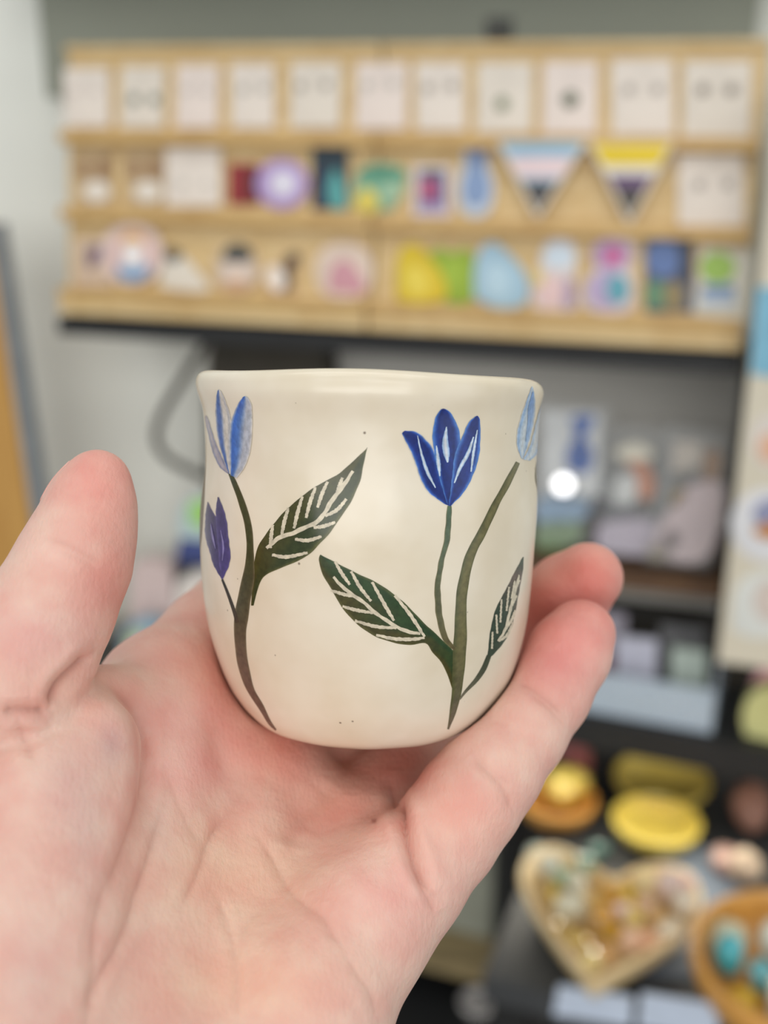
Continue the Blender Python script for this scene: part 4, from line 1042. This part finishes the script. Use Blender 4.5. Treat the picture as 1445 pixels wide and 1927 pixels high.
# --- beige board on the right with round stickers
PNL = mat('beige_board', (214, 206, 186), 0.7, 0.03, 10)
ur, _ = F1.hit(1380, 970, 0.06); _, zr0 = F1.hit(1400, 1252, 0.06)
pb = fbox('display_board', F1, ur, ur + 0.26, 0.048, 0.06, zr0, 0.22, PNL); tag(pb, 'tall beige board with stickers at the right edge', 'board')
def on_board(label, layers):
    root = None
    for i, (nm, pts, rgb) in enumerate(layers):
        q = [F1.hit(x, y, 0.06) for x, y in pts]
        o = prism(nm, F1.O, F1.U, F1.Z, F1.N, q, 0.06 + 0.0008 * i, 0.0608 + 0.0008 * i, cmat(rgb), root)
        if root is None: root = o; tag(o, label, 'sticker', 'stickers on the beige board')
on_board('sky blue sticker at the top of the beige board', [('sticker', [(1424, 540), (1500, 540), (1500, 716), (1412, 704)], (126, 182, 206))])
on_board('pale round sticker with a peach blot on the beige board', [('sticker', oval(1452, 830, 40, 52), (222, 214, 206)), ('print', oval(1448, 842, 22, 28), (226, 182, 152))])
on_board('large white oval sticker with navy and orange centre on the beige board', [('sticker', oval(1446, 988, 72, 70), (222, 222, 224)), ('print', oval(1462, 966, 46, 30), (146, 150, 180)), ('print', oval(1462, 998, 44, 16), (198, 134, 72))])
on_board('white arch-shaped sticker low on the beige board', [('sticker', blobby([(1376, 1180), (1384, 1110), (1420, 1078), (1470, 1084), (1490, 1180), (1440, 1200), (1400, 1196)]), (220, 222, 216)), ('print', oval(1452, 1130, 34, 40), (214, 200, 190))])
# pouch below the board
_up, _zp = F2.hit(1420, 1412, 0.03)
po = empty('pouch', F2.pt(_up, 0.0, z2)); tag(po, 'pink and yellow-green pouch at the right edge on the black shelf', 'pouch')
for nm, pts, rgb, n in (('yellow_front', blobby([(1398, 1418), (1392, 1380), (1410, 1342), (1450, 1330), (1490, 1350), (1490, 1430)]), (206, 204, 140), 0.012), ('pink_back', blobby([(1404, 1340), (1420, 1290), (1450, 1272), (1500, 1280), (1500, 1380), (1420, 1380)]), (214, 160, 166), -0.01)):
    q = [F2.hit(x, y, n) for x, y in pts]; zm = min(z for _, z in q)
    prism(nm, F2.O, F2.U, F2.Z, F2.N, [(u, z - zm + z2 + (0 if n > 0 else 0.002)) for u, z in q], n - 0.018, n, cmat(rgb), po)

# warm light strip fixed under the black shelf board
_lu = F2.hit(1230, 1400, 0.0)[0]
area_lamp('under_shelf_strip', tuple(F2.pt(_lu, 0.012, z2 - 0.036)), tuple(F2.pt(_lu, 0.16, z2 - 0.12)), (0.34, 0.02), 0.55, (1.0, 0.93, 0.78))
# --- low display table with bowls and stones
ZL = 0.80
TBL = mat('dark_slate_table', (64, 66, 68), 0.45, 0.12, 20)
FZ = Frame((0, 0, ZL), -21.0)
a0, _ = FZ.hitz(966, 1700, 0); 
tb = empty('display_table', FZ.pt(a0 + .3, -0.95, -ZL)); tag(tb, 'dark slate display table under the bowls', 'table')
_, nf = FZ.hitz(1110, 1890, 0)
nb_ = max(nf - 0.42, -1.10)
fbox('table_top', FZ, a0, a0 + 0.75, nb_, nf, -0.025, 0.0, TBL, tb)
for u, n in ((a0 + .02, nf - .03), (a0 + .7, nf - .03), (a0 + .02, nb_ + .03), (a0 + .7, nb_ + .03)):
    fbox('leg', FZ, u - .015, u + .015, n - .015, n + .015, -ZL, -0.025, BLACK, tb)
# blue-grey mat
q = [FZ.hitz(x, y, 0.0) for x, y in ((1250, 1600), (1400, 1600), (1425, 1850), (1150, 1840))]
mt = prism('table_mat', FZ.O, FZ.U, FZ.N, FZ.Z, q, 0.0005, 0.003, mat('blue_grey_mat', (122, 134, 150), 0.6)); tag(mt, 'blue-grey mat under the heart bowl', 'mat')

def lathe(name, prof, c, material, parent=None, n=40, stretch=(1, 1), axes=None):
    A, B = (np.array([1., 0, 0]), np.array([0, 1., 0])) if axes is None else axes
    V = []; F = []
    for r, z in prof:
        for k in range(n):
            t = 2 * np.pi * k / n; V.append(np.asarray(c) + A * r * stretch[0] * math.cos(t) + B * r * stretch[1] * math.sin(t) + np.array([0, 0, z]))
    for i in range(len(prof) - 1):
        for k in range(n): F.append((i * n + k, i * n + (k + 1) % n, (i + 1) * n + (k + 1) % n, (i + 1) * n + k))
    F += [tuple(range(n - 1, -1, -1)), tuple(range((len(prof) - 1) * n, len(prof) * n))]
    return make_obj(name, V, F, material, parent, c, True)
def bowl_prof(R, H, foot=0.45, th=0.004):
    out = [(R * foot, 0.0)] + [(R * (foot + (1 - foot) * math.sin(t)), H * (1 - math.cos(t))) for t in np.linspace(0.15, np.pi / 2, 9)]
    inn = [((R - th) * (foot + (1 - foot) * math.sin(t)), th + (H - th) * (1 - math.cos(t))) for t in np.linspace(np.pi / 2, 0.15, 9)]
    return out + [(R - th * .5, H + th * .4)] + inn + [(0.002, th)]
def at_table(px, py, h=0.0):
    u, n = FZ.hitz(px, py, h); return FZ.pt(u, n, 0)
AMBER = mat('amber_wood', (206, 150, 72), 0.35, 0.15, 25, coat=0.3)
YGLAZE = mat('yellow_glaze', (240, 216, 104), 0.2, 0.08, 30, coat=0.6)
def stone(name, label, c, size, rgb, seed, rough=0.12, parent=None, trans=0.0, group=None):
    """tumbled or rough stone: a randomly cut lump"""
    rng = np.random.RandomState(seed); bm = bmesh.new()
    bmesh.ops.create_icosphere(bm, subdivisions=2, radius=1.0)
    ax = 0.7 + 0.6 * rng.rand(3)
    dirs = rng.randn(7, 3); dirs /= np.linalg.norm(dirs, axis=1, keepdims=True); cut = 0.62 + 0.3 * rng.rand(7)
    Q = []
    for v in bm.verts:
        p = np.array(v.co)
        for d_, k in zip(dirs, cut):
            e = p @ d_ - k
            if e > 0: p = p - d_ * e
        Q.append(p * ax * size)
    Q = np.array(Q); F = [tuple(v.index for v in f.verts) for f in bm.faces]; bm.free()
    Q[:, 2] -= Q[:, 2].min()
    o = make_obj(name, Q + np.asarray(c), F, gem_mat(rgb, rough, trans), parent, c)
    tag(o, label, 'stone', group); return o
_gem = {}
def gem_mat(rgb, rough, trans):
    k = (rgb, rough, trans)
    if k not in _gem:
        m = mat('stone_%d_%d_%d' % rgb, rgb, rough, 0.2, 60, coat=0.4); m.node_tree.nodes['Principled BSDF'].inputs['Transmission Weight'].default_value = trans
        _gem[k] = m
    return _gem[k]

# heart-shaped bowl
def heart_px():
    return blobby([(1112, 1862), (1060, 1800), (1010, 1730), (978, 1672), (985, 1625), (1030, 1600), (1090, 1618), (1150, 1660), (1200, 1640), (1258, 1636), (1302, 1654), (1322, 1700), (1300, 1752), (1230, 1800), (1160, 1838)], 60)
HB = 0.042
def build_heart():
    P = np.array([FZ.hitz(x, y, HB) for x, y in heart_px()]); c = P.mean(0)
    wm = wood_mat('pale_carved_wood', (236, 214, 168), (222, 190, 136), (25, 25, 60), 0.4)
    rings = [(0.60, 0.0), (0.78, 0.010), (0.90, 0.024), (1.0, HB), (0.985, HB + 0.003), (0.93, HB + 0.001), (0.86, 0.028), (0.74, 0.014), (0.56, 0.008), (0.25, 0.007), (0.02, 0.007)]
    V = []; n = len(P)
    for k, z in rings:
        for p in P: q = c + (p - c) * k; V.append(FZ.pt(q[0], q[1], z + 0.003))
    F = [(i * n + j, i * n + (j + 1) % n, (i + 1) * n + (j + 1) % n, (i + 1) * n + j) for i in range(len(rings) - 1) for j in range(n)]
    F += [tuple(range(n - 1, -1, -1)), tuple(range((len(rings) - 1) * n, len(rings) * n))]
    area = np.sum(P[:, 0] * np.roll(P[:, 1], -1) - np.roll(P[:, 0], -1) * P[:, 1])
    if area > 0: F = [f[::-1] for f in F]
    o = make_obj('heart_bowl', V, F, wm, None, FZ.pt(c[0], c[1], 0.003), True)
    tag(o, 'pale wooden heart-shaped bowl filled with tumbled stones', 'bowl')
build_heart()
STN = [(1032, 1640, 17, (236, 238, 222), .3), (1060, 1672, 13, (176, 200, 170), .2), (1084, 1690, 16, (238, 234, 212), .3), (1072, 1722, 17, (236, 232, 206), .3), (1040, 1700, 13, (200, 168, 66), 0), (1100, 1650, 11, (150, 190, 172), .3),
       (1138, 1672, 15, (222, 166, 48), 0), (1118, 1716, 14, (214, 178, 110), 0), (1152, 1712, 13, (204, 152, 40), 0), (1182, 1700, 15, (214, 182, 52), 0), (1168, 1738, 14, (226, 196, 180), 0), (1130, 1750, 13, (196, 144, 44), 0),
       (1110, 1772, 13, (202, 152, 60), 0), (1150, 1772, 13, (208, 158, 36), 0), (1190, 1752, 14, (230, 204, 120), 0), (1214, 1716, 14, (220, 186, 150), 0), (1236, 1748, 15, (216, 176, 120), 0), (1258, 1700, 17, (236, 214, 206), .2),
       (1212, 1676, 18, (238, 220, 168), 0), (1290, 1690, 17, (232, 196, 192), 0), (1284, 1736, 16, (240, 226, 204), .2), (1262, 1776, 15, (242, 226, 196), .2), (1218, 1790, 15, (228, 176, 140), 0), (1182, 1800, 15, (226, 184, 152), 0),
       (1110, 1826, 15, (236, 214, 150), 0), (1140, 1808, 13, (222, 172, 112), 0), (1086, 1790, 12, (206, 176, 92), 0), (1056, 1752, 12, (208, 178, 104), 0)]
STONE_AT = ['at the outer edge of the left lobe', 'just inside the left lobe', 'near the middle of the left lobe', 'upright in the left half', 'against the left wall', 'at the top of the left lobe',
            'below the notch', 'left of the centre', 'above the centre', 'right of the notch', 'at the very centre', 'left of the centre, lower down', 'halfway down the left wall', 'below the centre', 'right of the centre',
            'in the upper middle of the right half', 'in the middle of the right half', 'in the middle of the right lobe', 'at the top of the right lobe', 'at the outer edge of the right lobe', 'on the right wall', 'low on the right wall',
            'on the lower right wall', 'near the tip on the right', 'in the tip', 'just above the tip', 'near the tip on the left', 'on the left wall above the tip']
for i, (x, y, r, c, tr_) in enumerate(STN):
    cn = 'white' if min(c) > 200 else 'pale green' if c[1] > c[0] else 'pink' if c[2] > 165 else 'amber' if c[2] < 80 else 'honey-coloured'
    stone('tumbled_stone', '%s stone %s of the heart bowl' % (cn, STONE_AT[i]), at_table(x, y, 0.03) + np.array([0, 0, 0.026 + 0.005 * (i % 3)]), r * 1.45 / 2050., c, i + 3, 0.1, None, tr_, 'tumbled stones in the heart bowl')
# standing crystals behind the heart
for i, (x, y, h, c, lab) in enumerate(((1012, 1628, 26, (222, 234, 222), 'clear crystal point at the left lobe of the heart bowl'), (1082, 1640, 22, (196, 220, 206), 'greenish crystal point behind the heart bowl'), (1126, 1612, 18, (128, 176, 164), 'teal crystal chip behind the heart bowl'))):
    stone('crystal', lab, at_table(x, y, 0.0) + np.array([0, 0, 0.001]), h / 2000., c, 50 + i, 0.05, None, 0.35)

# shallow dishes and bowls behind
def dish(label, px, py, R, H, material, stretch=(1, 1), name='dish'):
    c = at_table(px, py, 0.0)
    o = lathe(name, bowl_prof(R, H, 0.35), c + np.array([0, 0, 0.0005]), material, None, 40, stretch, (FZ.U, FZ.N)); tag(o, label, name); return c
d1 = dish('shiny yellow dish catching the light, front one', 1232, 1580, 0.043, 0.024, YGLAZE)
d2 = dish('shiny yellow dish tucked behind the front one', 1242, 1496, 0.050, 0.022, mat('yellow_glaze_b', (236, 208, 104), 0.25, 0.08, 30, coat=0.5))
d3 = dish('round amber wooden bowl with yellow fruit-like stone', 1046, 1540, 0.040, 0.026, AMBER, name='bowl')
stone('polished_stone', 'polished yellow stone in the round amber bowl', d3 + np.array([0.012, 0.01, 0.012]), 0.020, (222, 196, 96), 70, 0.08)
stone('polished_stone', 'dusky red stone behind the round amber bowl', at_table(1072, 1482, 0.0) + np.array([0, 0, .001]), 0.026, (160, 92, 90), 71, 0.4)
stone('rough_stone', 'brown rough stone at the right edge of the table', at_table(1408, 1560, 0.0) + np.array([0, 0, .001]), 0.026, (156, 112, 94), 72, 0.6)
for i, (x, y, c, lab) in enumerate(((1368, 1640, (196, 160, 148), 'pinkish rough stone beside the mat'), (1398, 1668, (216, 194, 168), 'sandy rough stone beside the mat'))):
    stone('rough_stone', lab, at_table(x, y, 0.0) + np.array([0, 0, .001]), 0.017, c, 80 + i, 0.5)
ob = at_table(1500, 1850, 0.03)
o = lathe('bowl', bowl_prof(0.085, 0.05, 0.55, 0.008), ob + np.array([0, 0, 0.0035]), AMBER, None, 48); tag(o, 'large amber wooden bowl of coloured stones cut by the right edge', 'bowl')
for i, (dx, dy, r, c, cn) in enumerate(((-.052, .012, .016, (72, 168, 178), 'teal'), (-.03, -.004, .016, (96, 178, 186), 'light teal'), (-.045, .042, .016, (214, 216, 190), 'cream'), (-.052, -.026, .013, (222, 180, 48), 'yellow'), (-.022, -.034, .017, (220, 226, 206), 'pale green'), (-.008, .03, .018, (206, 208, 196), 'grey-white'))):
    stone('tumbled_stone', '%s stone in the large amber bowl' % cn, ob + np.array([dx, dy, 0.026]), r, c, 90 + i, 0.15)
# price cards propped on the front edge
for i, (pts, lab) in enumerate((([(1050, 1858), (1190, 1880), (1186, 1935), (1040, 1912)], 'pale blue price card at the table edge, left one'), ([(1206, 1872), (1352, 1895), (1350, 1960), (1200, 1935)], 'pale blue price card at the table edge, right one'))):
    q = [FZ.hit(x, y, nf + 0.004) for x, y in pts]
    o = prism('price_card', FZ.O, FZ.U, FZ.Z, FZ.N, q, nf + 0.0005, nf + 0.003, cmat((196, 208, 226))); tag(o, lab, 'price card', 'price cards on the table edge')

# --- black post and low shelf to the left of the table, seen past the hand
upst, _ = F2.hit(946, 1720, 0.0)
ps = fbox('shelf_post', F2, upst - .007, upst + .007, -0.014, 0.0, -F2.O[2], z2 - 0.032, BLACK); tag(ps, 'slim black post beside the hand, holding the shelf', 'post')
lw_u0, _ = F2.hit(700, 1840, 0.02); lw_u1, zl = F2.hit(940, 1836, 0.02)
lo = fbox('low_shelf', F2, lw_u0 - .2, upst - 0.009, -0.085, 0.02, zl - 0.018, zl, wood_mat('old_board', (150, 134, 96), (120, 104, 74))); tag(lo, 'worn tan low shelf seen past the heel of the hand', 'shelf')
gp = fbox('grey_box', F2, lw_u0 - .1, upst - 0.02, -0.085, -0.03, zl + 0.001, zl + 0.12, mat('grey_card_box', (142, 144, 130), 0.7)); tag(gp, 'grey-beige box on the low shelf beside the black post', 'box')
lb2 = fbox('low_shelf', F2, lw_u0 - .2, upst - 0.009, -0.085, 0.075, zl - 0.085, zl - 0.070, BLACK); tag(lb2, 'black bottom shelf under the worn tan shelf', 'shelf')
_q = F2.hitz(898, 1888, zl - 0.062)
rg = lathe('ring_dish', bowl_prof(0.020, 0.012, 0.6, 0.003), F2.pt(_q[0], _q[1], zl - 0.0698), mat('grey_white_glaze', (196, 192, 188), 0.25), None, 32)
tag(rg, 'small grey-white ring dish low beside the hand', 'dish')

# --- left side: wooden door edge, dark counter with packets
ud, _ = F1.hit(40, 700, 0.0)
lb = empty('leaning_board', F1.pt(ud - 0.2, 0.0, -1.289)); tag(lb, 'honey-coloured wooden board leaning at the left edge', 'board')
_b = F1.hit(300, 2500, 0.05); BT = -1.289
def edge_u(px_, py_, n): return F1.hit(px_, py_, n)
e1, e2 = edge_u(-34, 380, 0.04), edge_u(54, 960, 0.04)
sl = (e2[0] - e1[0]) / (e2[1] - e1[1])
ZT = edge_u(0, 425, 0.04)[1]
ue = lambda z: e1[0] + sl * (z - e1[1])
prism('board', F1.O, F1.U, F1.Z, F1.N, [(ue(BT) - .10, BT), (ue(BT), BT), (ue(ZT), ZT), (ue(ZT) - .10, ZT)], 0.018, 0.04, wood_mat('oak_board', (206, 160, 88), (178, 128, 62), (60, 60, 3)), lb)
prism('shadow_band', F1.O, F1.U, F1.Z, F1.N, [(ue(BT), BT), (ue(BT) + .02, BT), (ue(ZT) + .008, ZT), (ue(ZT), ZT)], 0.016, 0.036, mat('blue_grey_shade', (146, 152, 156), 0.6), lb)  # blue-grey strip painted as the board's shaded side and shadow
ZC = -0.395
COUNT = mat('dark_counter', (58, 56, 54), 0.5)
uc0, _ = F1.hit(120, 1150, 0.0); uc1, _ = F1.hit(660, 1150, 0.0)
ct = fbox('counter', F1, uc0, uc1, -0.134, 0.014, ZC - 0.03, ZC, COUNT); tag(ct, 'dark counter behind the thumb with small packets on it', 'counter')
def packet(name, label, cat, pts, n, th, rgb, parts=()):
    q = [F1.hit(x, y, n) for x, y in pts]; zm = min(z for _, z in q); dz = ZC + 0.0005 - zm
    o = prism(name, F1.O, F1.U, F1.Z, F1.N, [(u, z + dz) for u, z in q], n - th, n, cmat(rgb)); tag(o, label, cat)
    for i, (nm, pp, c) in enumerate(parts):
        prism(nm, F1.O, F1.U, F1.Z, F1.N, [(u, z + dz) for u, z in [F1.hit(x, y, n) for x, y in pp]], n, n + 0.0012 + .0004 * i, cmat(c), o)
    return o
packet('packet', 'white packet standing behind the cup on the dark counter', 'packet', blobby([(318, 1118), (322, 950), (340, 930), (420, 934), (430, 1120)]), -0.012, 0.028, (224, 216, 208))
packet('packet', 'pale pink packet beside the white one', 'packet', blobby([(236, 1118), (238, 960), (256, 942), (300, 946), (318, 970), (316, 1120)]), -0.045, 0.025, (216, 196, 192))
packet('jar_lid', 'round blue-green lid with yellow specks by the thumb', 'lid', oval(262, 1094, 46, 52), -0.012, 0.012, (150, 176, 192), [('print', oval(250, 1090, 24, 26), (190, 196, 142)), ('print', oval(246, 1122, 18, 14), (112, 142, 108))])
packet('wrapped_parcel', 'crumpled grey parcel next to the blue-green lid', 'parcel', blobby([(306, 1146), (318, 1080), (340, 1062), (388, 1070), (410, 1140), (360, 1156)]), 0.013, 0.022, (158, 156, 154), [('crease', blobby([(330, 1100), (350, 1086), (368, 1100), (352, 1112)]), (110, 108, 108))])
e = packet('gift_box', 'black box with a blue band and a pale green top, left of the cup', 'box', [(322, 1110), (322, 890), (440, 896), (440, 1116)], -0.045, 0.025, (24, 24, 28), [
    ('blue_band', [(322, 912), (440, 916), (440, 868), (330, 862)], (66, 78, 132)), ('pale_top', blobby([(326, 866), (330, 815), (356, 784), (420, 780), (440, 800), (440, 868)]), (186, 206, 206)), ('green_patch', blobby([(350, 838), (348, 800), (368, 790), (420, 790), (430, 836), (390, 848)]), (164, 214, 118))])
